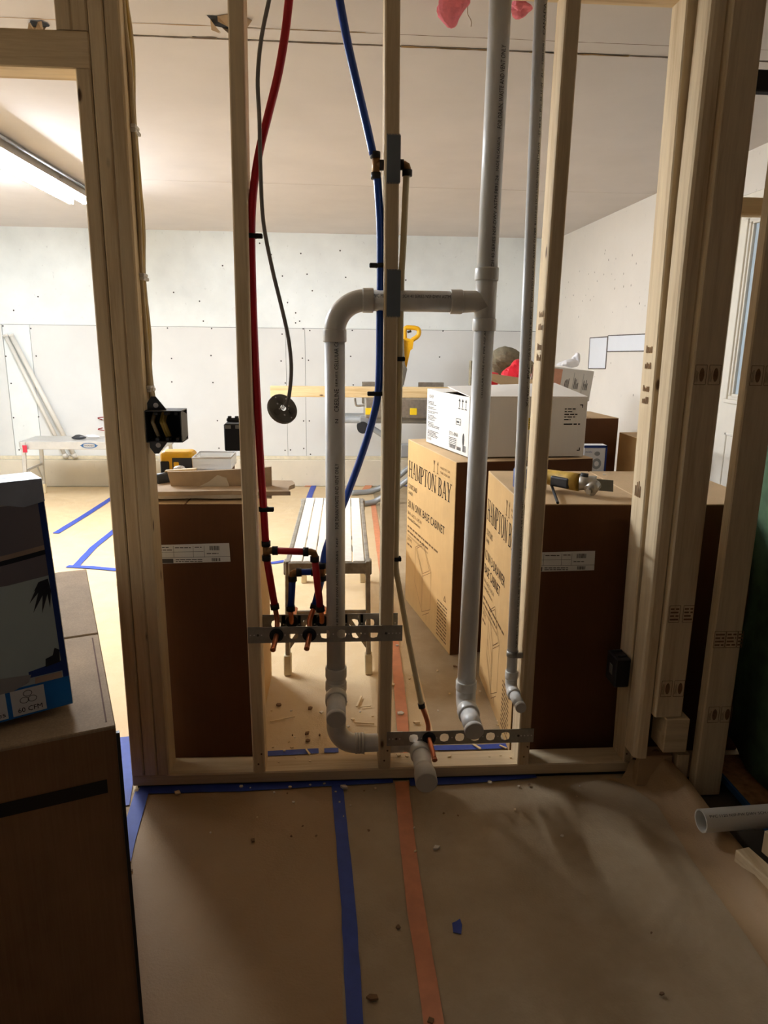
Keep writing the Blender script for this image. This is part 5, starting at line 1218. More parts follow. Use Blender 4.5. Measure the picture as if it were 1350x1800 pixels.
# work platforms: low aluminium benches on folding legs
def platform(t, c, ax, L, W, H, top_mat, planks, dirty):
    """bench along ax, centre c on the floor"""
    ax = Vector(ax).normalized(); pv = Vector((-ax.y, ax.x, 0)); c = Vector(c); fm = ALUD if dirty else ALU
    pw = (W - 0.012) / planks
    for k in range(planks):
        o = c + pv * (-W / 2 + 0.006 + pw * (k + 0.5)) + Z * (H - 0.006)
        MB().obox(o, ax, pv, Z, (L / 2, pw / 2 - 0.0022, 0.006), 0.002).build('deck_plank', top_mat, t)
    for s in (-1, 1):
        MB().obox(c + pv * s * (W / 2 + 0.005) + Z * (H - 0.035), ax, pv, Z, (L / 2, 0.009, 0.033), 0.003).build('side_rail', fm, t)
        MB().obox(c + ax * s * (L / 2 + 0.004) + Z * (H - 0.028), ax, pv, Z, (0.006, W / 2, 0.024), 0.003).build('end_rail', fm, t)
        for q in (-1, 1):
            top = c + ax * s * (L / 2 - 0.03) + pv * q * (W / 2 + 0.006) + Z * (H - 0.045); ft = c + ax * s * (L / 2 - 0.012) + pv * q * (W / 2 + 0.012)
            dd = (top - ft).normalized(); sd = pv; ff = dd.cross(sd)
            lg = MB().obox((top + ft + Z * 0.06) / 2, sd, ff, dd, (0.010, 0.016, (top - ft).length / 2 - 0.02), 0.003).build('leg', fm, t)
            MB().obox(ft + Z * 0.045, sd, ff, dd, (0.0155, 0.022, 0.045), 0.004).build('rubber_foot', FOOT, lg)
            MB().obox(top + Z * 0.012, sd, ff, dd, (0.016, 0.022, 0.03), 0.004).build('hinge_bracket', fm, lg)
            a_ = ft + (top - ft) * 0.26 - pv * q * 0.004; b_ = a_ - pv * q * W * 0.30 + Z * 0.15
            MB().obox((a_ + b_) / 2, (b_ - a_), ax, (b_ - a_).cross(ax), ((b_ - a_).length / 2, 0.004, 0.009), 0.001).build('brace', fm, lg)
        MB().obox(c + ax * s * (L / 2 - 0.02) + Z * 0.27, pv, ax, Z, (W / 2, 0.006, 0.010), 0.002).build('cross_bar', fm, t)
    return t
pf = thing('work_platform', 'plaster dusted aluminium work platform standing on the floor behind the drain pipe', 'platform', (-0.025, 1.35, 0))
platform(pf, (-0.022, 1.352, 0), (0.016, 1, 0), 1.19, 0.315, 0.50, DUSTY, 6, True)
pw_ = thing('work_platform', 'clean aluminium work platform by the back wall with an oval logo', 'platform', (-2.0, 4.25, 0))
pa = at(45, 782, Y=4.2); PH = 0.52
platform(pw_, (-2.03, 4.25, 0), (1, 0.0, 0), 1.18, 0.34, PH, ALU, 5, False)
fp = Face((-2.03, 4.25 - 0.17 - 0.0145, 0), (1, 0, 0), (0, 0, 1)); m = MB(); cu = at(156, 782, Y=4.06).x + 2.03
el_p = [(cu + 0.062 * math.cos(k * 0.2618), PH - 0.034 + 0.020 * math.sin(k * 0.2618)) for k in range(24)]
fp.loop(m, el_p, 0.006); fp.poly(m, [(cu - 0.075, PH - 0.034), (cu - 0.045, PH - 0.022), (cu - 0.045, PH - 0.046)]); fp.poly(m, [(cu + 0.075, PH - 0.034), (cu + 0.045, PH - 0.046), (cu + 0.045, PH - 0.022)])
m.build('oval_logo', BLUEP, pw_, fixn=False)
m = MB(); fp.text(m, 'WERNER', cu - 0.04, PH - 0.041, 0.014, 0.08); m.build('logo_lettering', INK, pw_, fixn=False)
m = MB(); a_ = at(42, 788, Y=4.06); m.box((a_.x - 0.005, 4.045, PH - 0.09), (a_.x + 0.03, 4.05, PH - 0.03), 0.001); m.build('red_sticker', plain('red_sticker', srgb(190, 40, 60), 0.5), pw_)
# gloves / rag on it
gl = flat_shade(crumple((at(136, 770, Y=4.2).x, 4.22, PH + 0.02), 0.075, 0.05, 0.022, 31, 0.6).build('work_glove', BLACK))
tag(gl, 'dark crumpled work glove on the clean platform', 'glove')
rg = flat_shade(crumple((at(152, 768, Y=4.2).x + 0.03, 4.24, PH + 0.02), 0.085, 0.05, 0.022, 33, 0.5).build('rag', WBAG)); tag(rg, 'crumpled white rag beside the glove on the clean platform', 'rag')
# white rods leaning on the back wall
for k, ((x0_, x1_), lab) in enumerate((((9, 116), 'leftmost white plastic rod leaning against the back wall'), ((19, 132), 'right hand white plastic rod of the pair leaning on the back wall'))):
    a_ = at(x0_, 588, Y=BACK - 0.03); b_ = at(x1_, 797, Y=BACK - 0.055); b_.z = 0.272
    r_t = thing('plastic_rod', lab, 'rod', tuple(b_)); MB().cyl(b_, a_, 0.017 if k == 0 else 0.021, 14).build('rod', PVCF, r_t)
    MB().cyl(b_ - Vector((0, 0, 0.0)), b_ + (a_ - b_).normalized() * 0.04, 0.023, 14).build('end_cap', PVCF, r_t)
    MB().cyl(a_ - (a_ - b_).normalized() * 0.02, a_, 0.023, 14).build('end_cap', PVCF, r_t)
# red wires poking out of the back wall
for k in range(2):
    a_ = at(180, 738 + 14 * k, Y=BACK - 0.002)
    tag(MB().tube(smooth_path([a_, a_ + Vector((-0.03, -0.03, 0.02 - 0.03 * k)), a_ + Vector((0.03, -0.05, 0.03 - 0.05 * k))], 5), 0.004, 8).build('wire_tail', INKR), ('upper', 'lower')[k] + ' red wire end poking out of the back wall', 'wire')

# mitre saw on its stand with a board across
sw = thing('saw_stand', 'grey tube folding stand under the mitre saw', 'saw stand', (0.4, 4.1, 0))
SY = 4.10
tz_ = at(640, 738, Y=SY).z
for dy, dz in ((0, 0), (0.28, 0.0)): MB().cyl((at(596, 736, Y=SY).x, SY + dy, tz_), (1.45, SY + dy, tz_), 0.030, 18).build('beam_tube', GREYT, sw)
kn = at(638, 752, Y=SY - 0.06)
MB().cyl(kn, kn + Vector((0, 0.12, 0.0)), 0.05, 20).build('pivot_knob', BLACKI, sw)
MB().box((kn.x - 0.03, SY - 0.04, tz_ - 0.05), (kn.x + 0.09, SY + 0.04, tz_ + 0.031), 0.01).build('clamp_block', GREYT, sw)
def leg(pts): MB().tube(smooth_path(pts, 5), 0.025, 14).build('leg', GREYT, sw)
leg([at(650, 750, Y=SY - 0.04), at(678, 768, Y=SY - 0.06), at(720, 796, Y=SY - 0.08), at(800, 846, Y=SY - 0.1), at(830, 873, Z=0.026)])
leg([at(790, 770, Y=SY + 0.1), at(738, 806, Y=SY + 0.2), at(700, 838, Y=SY + 0.26), at(676, 854, Y=SY + 0.26), at(650, 864, Z=0.026), at(618, 866, Z=0.026)])
leg([at(790, 796, Y=SY - 0.16), at(740, 826, Y=SY - 0.18), at(700, 856, Y=SY - 0.18), at(672, 874, Y=SY - 0.18), at(655, 883, Z=0.026), at(632, 886, Z=0.026)])
jn = at(712, 792, Y=SY - 0.14); MB().box((jn.x - 0.045, jn.y - 0.03, jn.z - 0.06), (jn.x + 0.045, jn.y + 0.03, jn.z + 0.06), 0.012).build('leg_joint', GREYT, sw)
ms = thing('mitre_saw', 'mitre saw with a yellow handle behind the long board', 'mitre saw', (0.45, SY, tz_ + 0.03))
bz_ = tz_ + 0.032; LZ_ = at(475, 688, Y=3.95).z; xa, xb = at(640, 715, Y=SY).x, at(770, 715, Y=SY).x
MB().box((xa, SY - 0.17, bz_), (xb, SY + 0.16, LZ_ - 0.0455), 0.012).build('base', STEEL, ms)
MB().cyl((0.55, SY + 0.02, LZ_ - 0.046), (0.55, SY + 0.02, LZ_ - 0.036), 0.13, 32).build('turntable', STEEL, ms)
for x0_, x1_ in ((636, 672), (735, 780)): MB().box((at(x0_, 670, Y=SY + 0.08).x, SY + 0.06, bz_ + 0.10), (at(x1_, 670, Y=SY + 0.08).x, SY + 0.085, at(650, 671, Y=SY + 0.07).z), 0.004).build('fence', STEEL, ms)
for x0_ in (642, 720): MB().box((at(x0_, 705, Y=SY - 0.12).x, SY - 0.173, bz_ + 0.03), (at(x0_ + 12, 705, Y=SY - 0.12).x, SY - 0.169, bz_ + 0.085), 0.001).build('warning_label', YLAB, ms)
MB().tube(smooth_path([at(624, 700, Y=SY - 0.1), at(626, 712, Y=SY - 0.1), at(634, 713, Y=SY - 0.1), at(646, 712, Y=SY - 0.1)], 4), 0.009, 10).build('clamp_handle', STEEL, ms)
gy = SY + 0.05
arm = MB(); arm.prism([(p.x, p.z) for p in (at(695, 600, Y=gy), at(712, 594, Y=gy), at(726, 597, Y=gy), at(724, 613, Y=gy), at(720, 616, Y=gy), at(713, 648, Y=gy), at(704, 650, Y=gy), at(690, 640, Y=gy))], (0, 0, 0), (1, 0, 0), (0, 0, 1), (0, 1, 0), gy - 0.06, gy + 0.06); arm.build('motor_housing', YEL, ms)
MB().tube(smooth_path([at(712, 598, Y=gy), at(712, 578, Y=gy), at(724, 576, Y=gy), at(735.5, 579, Y=gy), at(735, 590, Y=gy), at(724, 598, Y=gy)], 6), 0.019, 14).build('handle', YEL, ms)
MB().tube([at(716, 584, Y=gy), at(723, 582, Y=gy)], 0.010, 10).build('trigger', BLACK, ms)
MB().prism([(p.x, p.z) for p in (at(696, 600, Y=gy), at(708, 596, Y=gy), at(710, 640, Y=gy), at(714, 648, Y=gy), at(708, 676, Y=gy), at(694, 676, Y=gy))], (0, 0, 0), (1, 0, 0), (0, 0, 1), (0, 1, 0), gy - 0.09, gy - 0.04).build('blade_guard', DISC, ms)
MB().tube([at(700, 640, Y=gy), at(706, 660, Y=gy), at(704, 690, Y=gy)], 0.018, 12).build('pivot_arm', BLACK, ms)
l0 = at(475, 688, Y=3.95); l1 = at(889, 690, Y=3.95)
lm = MB().box((l0.x, 3.95, l0.z - 0.0445), (l1.x, 3.988, l0.z + 0.0445), 0.003).build('lumber_board', WOODP); lm.data.materials[0] = WOODP
tag(lm, 'long pale board lying across the mitre saw', 'lumber')

# ------------------------------------------------------------------ on the left carton
TZ = HB + 0.008
def board_piece(name, pts, z0, t, mat, label, cat='drywall scrap'):
    """ragged flat piece: pts are (x, y) on the carton"""
    return tag(MB().prism(pts, (0, 0, 0), (1, 0, 0), (0, 1, 0), (0, 0, 1), z0, z0 + t).build(name, mat), label, cat)
rnd = random.Random(14)
def ragged_rect(x0, y0, x1, y1, amp, seed):
    r = random.Random(seed); out = []
    for (a, b) in (((x0, y0), (x1, y0)), ((x1, y0), (x1, y1)), ((x1, y1), (x0, y1)), ((x0, y1), (x0, y0))):
        for k in range(5):
            t = k / 5; out.append((a[0] + (b[0] - a[0]) * t + r.uniform(-amp, amp), a[1] + (b[1] - a[1]) * t + r.uniform(-amp, amp)))
    return out
board_piece('drywall_scrap', ragged_rect(-0.60, 0.20, -0.20, 0.40, 0.008, 2), TZ, 0.012, GYP, 'bottom drywall strip of the pile on the left carton')
board_piece('drywall_scrap', ragged_rect(-0.62, 0.19, -0.14, 0.36, 0.012, 4), TZ + 0.0125, 0.013, GYPP, 'long torn drywall strip sticking out past the carton')
ar = at(300, 868, Y=0.26)
tr = thing('drywall_tray', 'torn grey board standing on edge along the drywall pile', 'drywall scrap', (-0.4, 0.27, TZ + 0.026))
q0 = at(298, 866, Y=0.27); q1 = at(445, 866, Y=0.27)
pts = [(q0.x + 0.006, TZ + 0.026), (q1.x + 0.06, TZ + 0.026), (q1.x + 0.06, at(440, 823, Y=0.27).z + 0.004), (at(440, 826, Y=0.27).x, at(440, 824, Y=0.27).z), (at(360, 828, Y=0.27).x, at(360, 828, Y=0.27).z), (at(294, 830, Y=0.27).x, at(294, 830, Y=0.27).z)]
MB().prism(pts, (0, 0, 0), (1, 0, 0), (0, 0, 1), (0, 1, 0), 0.27, 0.283).build('board', GYPP, tr)
pts = [at(336, 864, Y=0.269), at(352, 854, Y=0.269), at(368, 846, Y=0.269), at(382, 835, Y=0.269), at(398, 840, Y=0.269), at(404, 858, Y=0.269), at(405, 864, Y=0.269)]
MB().prism([(p.x, p.z) for p in pts], (0, 0, 0), (1, 0, 0), (0, 0, 1), (0, 1, 0), 0.264, 0.270).build('peeled_paper', GYP, tr)
# drill case, drill, tray, pack
dc = thing('tool_case', 'yellow and black tool case behind the drywall scraps on the left carton', 'tool case', tuple(at(310, 830, Y=0.52)))
p0 = at(281, 829, Y=0.52); p1 = at(340, 794, Y=0.52)
MB().box((p0.x, 0.52, TZ), (p1.x, 0.60, p1.z), 0.018, 3).build('shell', YEL, dc)
MB().box((p0.x + 0.045, 0.5165, TZ + 0.01), (p1.x - 0.006, 0.5205, p1.z - 0.022), 0.006).build('recess', BLACK, dc)
MB().box((p0.x + 0.004, 0.516, TZ + 0.018), (p0.x + 0.034, 0.5205, p1.z - 0.034), 0.004).build('window', BLACKI, dc)
MB().box((p0.x + 0.05, 0.513, TZ + 0.03), (p0.x + 0.068, 0.5185, p1.z - 0.036), 0.003).build('latch', YEL, dc)
ty = thing('plastic_tray', 'clear plastic tray on the drywall pile on the left carton', 'tray', tuple(at(376, 828, Y=0.42)))
p0 = at(339, 826, Y=0.40); p1 = at(405, 800, Y=0.40); zt_ = p1.z - 0.01; z0_ = TZ + 0.055; yb = 0.54
for nme, lo, hi in (('tray_side', (p0.x, 0.40, z0_), (p1.x, 0.402, zt_)), ('tray_side', (p0.x, yb, z0_), (p1.x, yb + 0.002, zt_)), ('tray_side', (p0.x, 0.40, z0_), (p0.x + 0.002, yb, zt_)), ('tray_side', (p1.x - 0.002, 0.40, z0_), (p1.x, yb, zt_)), ('tray_floor', (p0.x, 0.40, z0_), (p1.x, yb, z0_ + 0.002))):
    MB().box(lo, hi).build(nme, CLEAR, ty)
MB().tube([(p0.x, 0.40, zt_), (p1.x, 0.40, zt_), (p1.x, yb, zt_), (p0.x, yb, zt_)], 0.003, 8, False, True).build('tray_rim', LABEL, ty)
pk = thing('blade_pack', 'small orange and black pack with lettering under the clear tray', 'pack', tuple(at(372, 829, Y=0.40)))
p0 = at(341, 829, Y=0.385); p1 = at(402, 822, Y=0.385)
MB().box((p0.x, 0.385, TZ), (p1.x, 0.53, z0_ - 0.001), 0.002).build('pack_body', CARDD, pk)
fk = Face((p0.x, 0.3848, 0), (1, 0, 0), (0, 0, 1)); m = MB(); fk.rect(m, 0.05, z0_ - 0.022, p1.x - p0.x - 0.004, z0_ - 0.002); bb_ = m.build('black_panel', INK, pk, fixn=False)
m = MB(); fk.text(m, 'ROCK', 0.058, z0_ - 0.017, 0.010, 0.05, 0.0014); m.build('pack_lettering', YLAB, bb_, fixn=False)
fls = thing('flashlight', 'black round tool end lying left of the torn board', 'tool', tuple(at(288, 850, Y=0.33)))
a_ = at(284, 845, Y=0.32); MB().cyl(a_ - Vector((0.02, 0, 0)), a_ + Vector((0.016, 0.03, 0.002)), 0.022, 18).build('tool_body', BLACK, fls)
MB().cyl(a_ - Vector((0.04, 0.005, 0.004)), a_ - Vector((0.018, 0, 0)), 0.010, 12).build('tool_shaft', BLACKI, fls)
bag = flat_shade(crumple(tuple(at(322, 822, Y=0.44)), 0.035, 0.025, 0.018, 17, 0.6).build('foil_packet', WBAG)); tag(bag, 'crumpled clear packet before the yellow tool case', 'packet')
tag(MB().obox(at(318, 829, Y=0.36) + Z * 0.004, (1, 0.1, 0.05), (0, 1, 0), (0, 0, 1), (0.05, 0.012, 0.004), 0.001).build('wood_shim', CHIPW), 'thin pale wood shim on the torn board by the packet', 'shim')

# ------------------------------------------------------------------ on the right carton
ot = thing('oscillating_tool', 'yellow and black oscillating tool with blade lying on the right carton', 'power tool', tuple(at(1015, 862, Z=TZ)))
tzc = TZ + 0.036
def ap(x, y, z=None): return at(x, y, Z=tzc if z is None else z)
a_ = at(962, 838, Z=tzc); b_ = at(1018, 848, Z=tzc); cN = at(1048, 850, Z=tzc); e_ = at(1082, 853, Z=tzc - 0.01)
MB().tube([a_ - Vector((0.03, 0, 0)), a_, a_ * 0.6 + b_ * 0.4, a_ * 0.3 + b_ * 0.7, b_], [0.018, 0.026, 0.028, 0.030, 0.030], 18).build('body', YELD, ot)
dr_ = (b_ - a_).normalized(); sd = Vector((dr_.y, -dr_.x, 0))
MB().obox((a_ * 0.45 + b_ * 0.55) + sd * 0.020 - Z * 0.005, dr_, sd, Z, (0.036, 0.013, 0.018), 0.006, 2).build('grip', BLACK, ot)
MB().tube([b_, b_ * 0.6 + cN * 0.4, cN], [0.027, 0.024, 0.026], 18).build('gear_neck', STEEL, ot)
MB().cyl(cN - Z * 0.02 + sd * 0.035, cN + sd * 0.004, 0.021, 20).build('head_collar', STEEL, ot)
MB().cyl(cN + sd * 0.036 - Z * 0.02, cN + sd * 0.045 - Z * 0.022, 0.010, 14).build('blade_bolt', STEEL, ot)
MB().obox((cN + e_) / 2 + sd * 0.02, (e_ - cN), Vector((0, 0.2, 1)), sd, ((e_ - cN).length / 2 + 0.004, 0.019, 0.0015), 0.0006).build('blade', DISC, ot)
MB().tube([(b_ * 0.95 + cN * 0.05) + Z * 0.022, (b_ * 0.5 + cN * 0.5) + Z * 0.02], 0.012, 12).build('lock_lever', BLACK, ot)
MB().tube(smooth_path([a_ - Vector((0.03, 0, 0)), at(967, 850, Z=TZ + 0.012), at(974, 866, Z=TZ + 0.005), at(979, 880, Z=TZ + 0.005), at(980.5, 884, Z=TZ + 0.005)], 6), 0.0045, 10).build('power_cord', BLACKI, ot)
bc = thing('blue_can', 'blue printed cup or can behind the thin PVC pipe', 'can', tuple(at(912, 858, Z=TZ)))
cc = at(916, 856, Z=TZ); MB().tube([cc, cc + Z * 0.004, cc + Z * 0.062, cc + Z * 0.066], [0.027, 0.029, 0.029, 0.026], 24).build('can_body', CAN, bc)
MB().tube([cc + Z * 0.066, cc + Z * 0.069], [0.0265, 0.0255], 24).build('can_rim', ALU, bc)
m = MB()

# ------------------------------------------------------------------ pink insulation at the ceiling
pi = at(800, 2, Z=CEIL - 0.02)
tag(flat_shade(crumple((pi.x, pi.y, CEIL - 0.036), 0.062, 0.055, 0.058, 41, 0.7, 30, 18).build('pink_insulation', PINK)), 'pink fibre insulation tuft hanging left of the right drain pipe', 'insulation')
pi2 = at(915, 4, Z=CEIL - 0.01)
tag(flat_shade(crumple((pi2.x, pi2.y, CEIL - 0.022), 0.06, 0.045, 0.04, 43, 0.7, 26, 16).build('pink_insulation', PINK)), 'smaller pink insulation tuft between the two white pipes', 'insulation')
for k, (x0_, x1_) in enumerate(((790, 785), (822, 828))):
    a_ = at(x0_, 24, Y=pi.y); tag(MB().tube(smooth_path([a_ + Z * 0.02, a_, at((x0_ + x1_) / 2 + (3 if k else -3), 36, Y=pi.y), at(x1_, 47, Y=pi.y)], 5), 0.0009, 6).build('insulation_fibre', GYPP if k else CHIPW), ('left', 'right')[k] + ' loose fibre dangling from the pink tuft', 'fibre')

# ------------------------------------------------------------------ right foreground
og = MB(); og.box((1.225, -0.62, 0.03), (1.60, 0.02, 0.048), 0.001)
os_ = thing('osb_shelf', 'dark particle board shelf with a blue front edge, far right', 'shelf', (1.4, -0.3, 0.0)); og.build('board', OSB, os_)
MB().box((1.215, -0.62, 0.028), (1.2245, 0.02, 0.049), 0.001).build('blue_edge', BLUEP, os_)
for y in (-0.55, -0.05): MB().box((1.25, y - 0.02, 0.0), (1.55, y + 0.02, 0.029), 0.002).build('support_batten', DARKW, os_)
gs = MB(); n = 14; vs = []
for j in range(n + 1):
    for i in range(n + 1):
        y = -0.29 + 0.40 * i / n; z = 0.064 + 1.0 * j / n
        vs.append((1.31 + 0.025 * math.sin(5 * y + 3 * z) + 0.012 * math.sin(17 * y) + 0.01 * math.sin(13 * z + 2 * y), y, z))
gs.add(vs, [(j * (n + 1) + i, j * (n + 1) + i + 1, (j + 1) * (n + 1) + i + 1, (j + 1) * (n + 1) + i) for j in range(n) for i in range(n)], True)
go = gs.build('green_batt', GREENI, fixn=False); so_ = go.modifiers.new('thickness', 'SOLIDIFY'); so_.thickness = 0.08; so_.offset = 1
tag(go, 'dark green insulation batt standing in shadow at the right edge', 'insulation')
def block(name, c, ux, h, label, mat=WOODX):
    ux = Vector(ux).normalized(); uy = Vector((-ux.y, ux.x, 0)).normalized(); uz = ux.cross(uy); return tag(MB().obox(c, ux, uy, uz, h, 0.003).build(name, mat), label, 'wood offcut', 'wood offcuts at the right edge')
p_ = at(1322, 1512, Z=0.06)
block('wood_offcut', (1.085 + 0.02, -0.60, 0.0565), (-0.22, 1, 0), (0.155, 0.022, 0.0195), 'pale lumber offcut lying flat beside the turned up paper', WOODY)
block('wood_offcut', (1.152, -0.515, 0.110), (-0.22, 1, 0), (0.055, 0.03, 0.033), 'short lumber block on top of the flat offcut', WOODZ)

# ------------------------------------------------------------------ floor tapes
def tape(pts, w, mat, label, z=0.0035, cat='tape', px_=True, seed=0, group=None):
    r = random.Random(seed); P = [at(a, b, Z=0.0) if px_ else Vector((a, b, 0)) for a, b in pts]; out = []
    # resample
    S = []
    for i in range(len(P) - 1):
        n = max(2, int((P[i + 1] - P[i]).length / 0.06))
        for k in range(n): S.append(P[i] + (P[i + 1] - P[i]) * k / n)
    S.append(P[-1]); vs = []
    for i, p in enumerate(S):
        t = (S[min(i + 1, len(S) - 1)] - S[max(i - 1, 0)]).normalized(); q = Vector((-t.y, t.x, 0)); ww = w / 2 * (1 + r.uniform(-0.05, 0.05)); zz = z + r.uniform(0, 0.0006)
        vs += [Vector((p.x, p.y, zz)) + q * ww, Vector((p.x, p.y, zz)) - q * ww]
    n = len(S)
    mb = MB(); mb.add(vs + [v - Z * 0.0004 for v in vs], [(2 * i, 2 * i + 1, 2 * i + 3, 2 * i + 2) for i in range(n - 1)] + [(2 * n + 2 * i, 2 * n + 2 * i + 2, 2 * n + 2 * i + 3, 2 * n + 2 * i + 1) for i in range(n - 1)]
           + [(2 * i, 2 * i + 2, 2 * n + 2 * i + 2, 2 * n + 2 * i) for i in range(n - 1)] + [(2 * i + 1, 2 * n + 2 * i + 1, 2 * n + 2 * i + 3, 2 * i + 3) for i in range(n - 1)] + [(0, 2 * n, 2 * n + 1, 1), (2 * n - 2, 2 * n - 1, 4 * n - 1, 4 * n - 2)])
    return tag(mb.build('floor_tape', mat), label, 'tape', group)
tape([(592, 1378), (602, 1480), (613, 1600), (624, 1800), (630, 1900)], 0.036, TAPEB, 'blue tape strip running from the wall towards the camera', 0.0042, seed=1)
tape([(706, 1376), (716, 1480), (731, 1600), (752, 1730), (768, 1840)], 0.043, TAPEO, 'orange tape strip on the floor in front of the partition', 0.0046, seed=2)
tape([(244, 1390), (420, 1385), (592, 1375), (690, 1370)], 0.045, TAPEB, 'blue tape along the foot of the partition, left half', 0.0040, seed=3)
tape([(720, 1376), (800, 1373), (900, 1365), (940, 1362)], 0.042, TAPEB, 'scuffed blue tape along the foot of the partition, right half', 0.0038, seed=4)
tape([(250, 1393), (233, 1450), (215, 1520)], 0.042, TAPEB, 'blue tape slanting from the door post past the big carton', 0.0046, seed=5)
tape([(228, 1296), (218, 1345), (205, 1420)], 0.075, TAPEB, 'wide wrinkled blue tape in the doorway beside the post', 0.0036, seed=6)
tape([(655, 880), (662, 930), (672, 1000), (690, 1110), (700, 1190), (708, 1280), (712, 1330)], 0.043, TAPEO, 'orange tape strip on the floor behind the partition', 0.0040, seed=7)
tape([(98, 938), (150, 906), (215, 864)], 0.05, TAPEB, 'farther blue tape line on the pale floor beyond the doorway', 0.0030, seed=8)
tape([(133, 996), (165, 962), (205, 930)], 0.045, TAPEB, 'nearer slanting blue tape line beyond the doorway', 0.0030, seed=9)
tape([(118, 996), (160, 998), (215, 1003), (300, 1004), (480, 990), (520, 984)], 0.045, TAPEB, 'blue tape running across behind the left carton', 0.0034, seed=10)
tape([(470, 1326), (560, 1321)], 0.03, TAPEB, 'frayed blue tape behind the bottom plate, left bay', 0.0030, seed=11)
tape([(570, 1321), (595, 1320)], 0.028, TAPEB, 'short clean blue tape piece behind the bottom plate', 0.0036, seed=13)
tape([(760, 1316), (850, 1314), (895, 1312)], 0.03, TAPEB, 'blue tape behind the bottom plate, right bay', 0.0030, seed=12)
tape([(476, 852), (560, 853)], 0.06, TAPEB, 'blue tape at the foot of the back wall', 0.0030, seed=14)
tape([(552, 853), (545, 870), (535, 905), (522, 950)], 0.05, TAPEB, 'blue tape leading from the back wall under the platform', 0.0034, seed=15)
tape([(540, 856), (550, 849)], 0.06, TAPEO, 'small orange tape scrap by the back wall, left of the pipe', 0.0040, seed=16)
tape([(706, 854), (716, 854)], 0.05, TAPEB, 'blue tape seen far off between stud and sink carton', 0.0034, seed=17)
tape([(642, 862), (650, 852)], 0.07, TAPEO, 'orange tape scrap by the saw stand feet', 0.0044, seed=18)
for k, (x, y, s) in enumerate(((485, 852, 1), (497, 848, -1), (520, 848, 1), (552, 849, -1))):
    p = at(x, y, Z=0.0); mb = MB(); mb.add([p + Vector((-0.06, 0, 0.005)), p + Vector((0.05, -0.03, 0.005)), p + Vector((0.07 * s, 0.02, 0.07)), p + Vector((-0.03 * s, 0.03, 0.05))], [(0, 1, 2, 3)])
    o = mb.build('curled_tape', TAPEB, fixn=False); sm = o.modifiers.new('thickness', 'SOLIDIFY'); sm.thickness = 0.001
    tag(o, ('leftmost', 'second', 'third', 'rightmost')[k] + ' curled blue tape end by the back wall', 'tape', 'curled tape ends by the back wall')
tsc = MB().prism([(0, 0.012), (0.011, 0.02), (0.013, 0.0), (0.006, -0.026), (-0.012, -0.02), (-0.01, 0.008)], at(803, 1627, Z=0.004), (1, 0, 0), (0, 1, 0), (0, 0, 1), 0, 0.001).build('tape_scrap', TAPEB)
tag(tsc, 'small dark blue tape scrap on the bare floor paper, right of the orange strip', 'tape scrap')

# ------------------------------------------------------------------ debris
def stick(a, b, w, t, mat, label, z=0.005, g=None):
    pa_, pb_ = at(*a, Z=z), at(*b, Z=z); d = pb_ - pa_; q = Vector((-d.y, d.x, 0)).normalized()
    return tag(MB().obox((pa_ + pb_) / 2 + Z * t / 2, d, q, Z, (d.length / 2, w / 2, t / 2), 0.0006).build('wood_splinter', mat), label, 'splinter', g)
G1 = 'pale splinters behind the bottom plate'
stick((475, 1269), (518, 1260), 0.006, 0.004, CHIPW, 'long pale splinter lying in the left bay', g=G1)
stick((623, 1271), (658, 1273), 0.007, 0.005, CHIPW, 'straight pale splinter beside the middle stud', g=G1)
stick((627, 1243), (635, 1225), 0.008, 0.005, CHIPW, 'short upright looking splinter near the middle stud', g=G1)
stick((634, 1243), (652, 1241), 0.006, 0.003, CHIPW, 'thin splinter forming a vee near the middle stud', g=G1)
stick((830, 1308), (845, 1317), 0.008, 0.004, CHIPW, 'splinter resting across the blue tape in the right bay', 0.007, G1)
stick((878, 1311), (890, 1316), 0.006, 0.004, CHIPW, 'splinter at the foot of the right stud', 0.007, G1)
stick((538, 1318), (545, 1327), 0.006, 0.004, CHIPW, 'small splinter on the tape behind the plate', 0.007, G1)
def chip(p, s, mat, name, label, group, seed, t=None):
    r = random.Random(seed); n = r.choice((4, 5, 6)); ph = r.uniform(0, 6.28); el = r.uniform(0.45, 1.0)
    pts = []
    for k in range(n):
        q = 2 * math.pi * k / n + r.uniform(-0.3, 0.3); x, y = s * math.cos(q), s * el * math.sin(q)
        pts.append((x * math.cos(ph) - y * math.sin(ph), x * math.sin(ph) + y * math.cos(ph)))
    return tag(MB().prism(pts, p, (1, 0, 0), (0, 1, 0), (0, 0, 1), 0, t or s * r.uniform(0.3, 0.7)).build(name, mat), label, 'debris', group)
def near(x, y):
    for x1, s in ((330, 'by the door post'), (440, 'below the left carton'), (575, 'left of the blue strip'), (615, 'on the blue strip'), (700, 'between the blue and orange strips'), (760, 'beside the orange strip'), (890, 'below the low bracket'), (1500, 'towards the right edge')):
        if x < x1: return s
def near_back(x, y):
    for x1, s in ((505, 'beside the left carton'), (560, 'in the middle of the left bay'), (612, 'close to the drain elbow'), (665, 'left of the middle stud'), (712, 'on or beside the orange strip'), (770, 'near the cream tubing'), (860, 'near the right drain pipe'), (1500, 'by the three drawer carton')):
        if x < x1: return s
front = [(312, 1394, 12), (424, 1383, 7), (440, 1385, 4), (510, 1384, 6), (516, 1410, 6), (482, 1393, 4), (590, 1392, 4), (597, 1410, 4), (604, 1435, 4), (452, 1437, 4), (370, 1464, 4), (605, 1385, 14), (660, 1386, 5), (616, 1416, 4), (767, 1491, 12), (905, 1424, 7), (988, 1470, 6), (728, 1456, 5), (730, 1497, 5), (912, 1382, 5), (861, 1376, 8), (1014, 1400, 3), (1019, 1382, 3), (545, 1380, 5), (570, 1378, 5)]
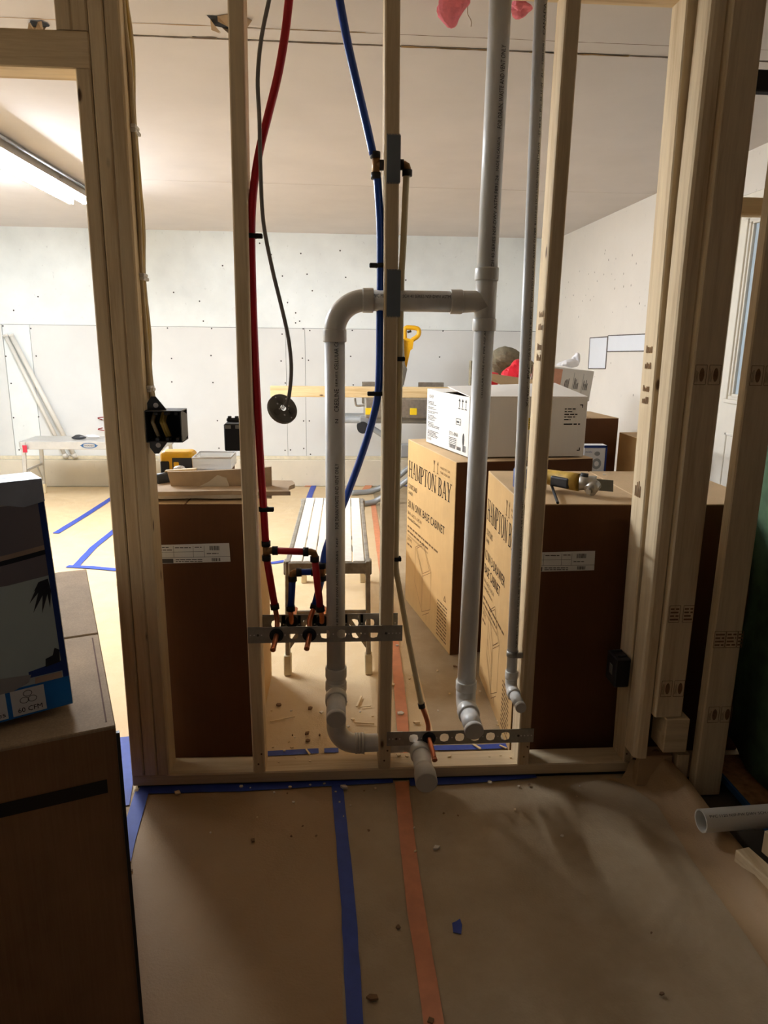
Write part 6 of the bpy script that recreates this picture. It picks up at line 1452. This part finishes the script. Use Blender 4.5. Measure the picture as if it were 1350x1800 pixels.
for i, (x, y, s) in enumerate(front): chip(at(x, y, Z=0.0048), s * 0.00095, CHIPG if i % 3 else CHIPW, 'plaster_crumb', ('big ' if s > 9 else 'tiny ' if s < 5 else '') + 'pale crumb on the floor ' + near(x, y), 'pale crumbs in front of the partition', 100 + i)
darkc = [(445, 1478, 9), (512, 1470, 5), (556, 1469, 5), (532, 1452, 4), (648, 1460, 5), (655, 1755, 16), (757, 1795, 9), (700, 1630, 8), (1163, 1748, 7), (930, 1380, 7), (780, 1430, 4), (805, 1434, 4), (1145, 1640, 5), (228, 1516, 6), (231, 1531, 6), (640, 1390, 4), (505, 1395, 4)]
for i, (x, y, s) in enumerate(darkc): chip(at(x, y, Z=0.0048), s * 0.0009, CHIPD, 'bark_chip', ('big ' if s > 7 else 'tiny ' if s < 5 else '') + 'brown chip on the floor ' + near(x, y), 'brown chips in front of the partition', 200 + i)
backc = [(490, 1240, 9), (545, 1246, 9), (607, 1235, 7), (565, 1253, 8), (477, 1250, 4), (512, 1250, 4), (620, 1265, 7), (612, 1278, 5), (540, 1290, 10), (562, 1293, 6), (541, 1303, 8), (514, 1293, 4), (480, 1314, 4), (500, 1320, 5), (513, 1315, 6), (633, 1252, 5), (690, 1205, 10), (704, 1255, 12), (720, 1194, 5), (726, 1188, 4), (733, 1271, 12), (800, 1172, 8), (769, 1180, 5), (844, 1216, 4), (876, 1268, 6), (698, 1135, 7), (875, 1275, 5), (905, 1180, 4), (655, 1260, 4), (518, 1297, 4), (508, 1305, 3), (770, 1250, 4), (790, 1220, 4)]
DK = {0, 1, 2, 8, 10, 21, 9, 11}
for i, (x, y, s) in enumerate(backc): chip(at(x, y, Z=0.0048), s * 0.00115, (CHIPD if i in DK else (CHIPW, CHIPG)[i % 2]), 'wood_chip', ('dark' if i in DK else ('pale', 'white')[i % 2]) + (' large' if s > 8 else ' tiny' if s < 5 else ' small') + ' chip behind the plate, ' + near_back(x, y), 'chips behind the bottom plate', 300 + i, 0.003 + 0.0003 * s)
plc = [(520, 1332, 4), (545, 1338, 4), (490, 1340, 3), (790, 1330, 8), (897, 1332, 4), (700, 1328, 9), (715, 1330, 5), (640, 1325, 4), (860, 1330, 3), (880, 1328, 4)]
for i, (x, y, s) in enumerate(plc): chip(at(x, y, Z=PZ + 0.0006), s * 0.0011, CHIPW, 'sawdust_chip', ('large ' if s > 7 else 'small ') + 'sawdust chip on the bottom plate, ' + near_back(x, y), 'chips on the bottom plate', 400 + i)
for k, (x, y) in enumerate(((1062, 835), (1108, 1000))):
    if k == 0: chip(at(x, y, Z=TZ + 0.0006), 0.008, CHIPG, 'plaster_crumb', 'single white crumb behind the oscillating tool on the carton', None, 7)
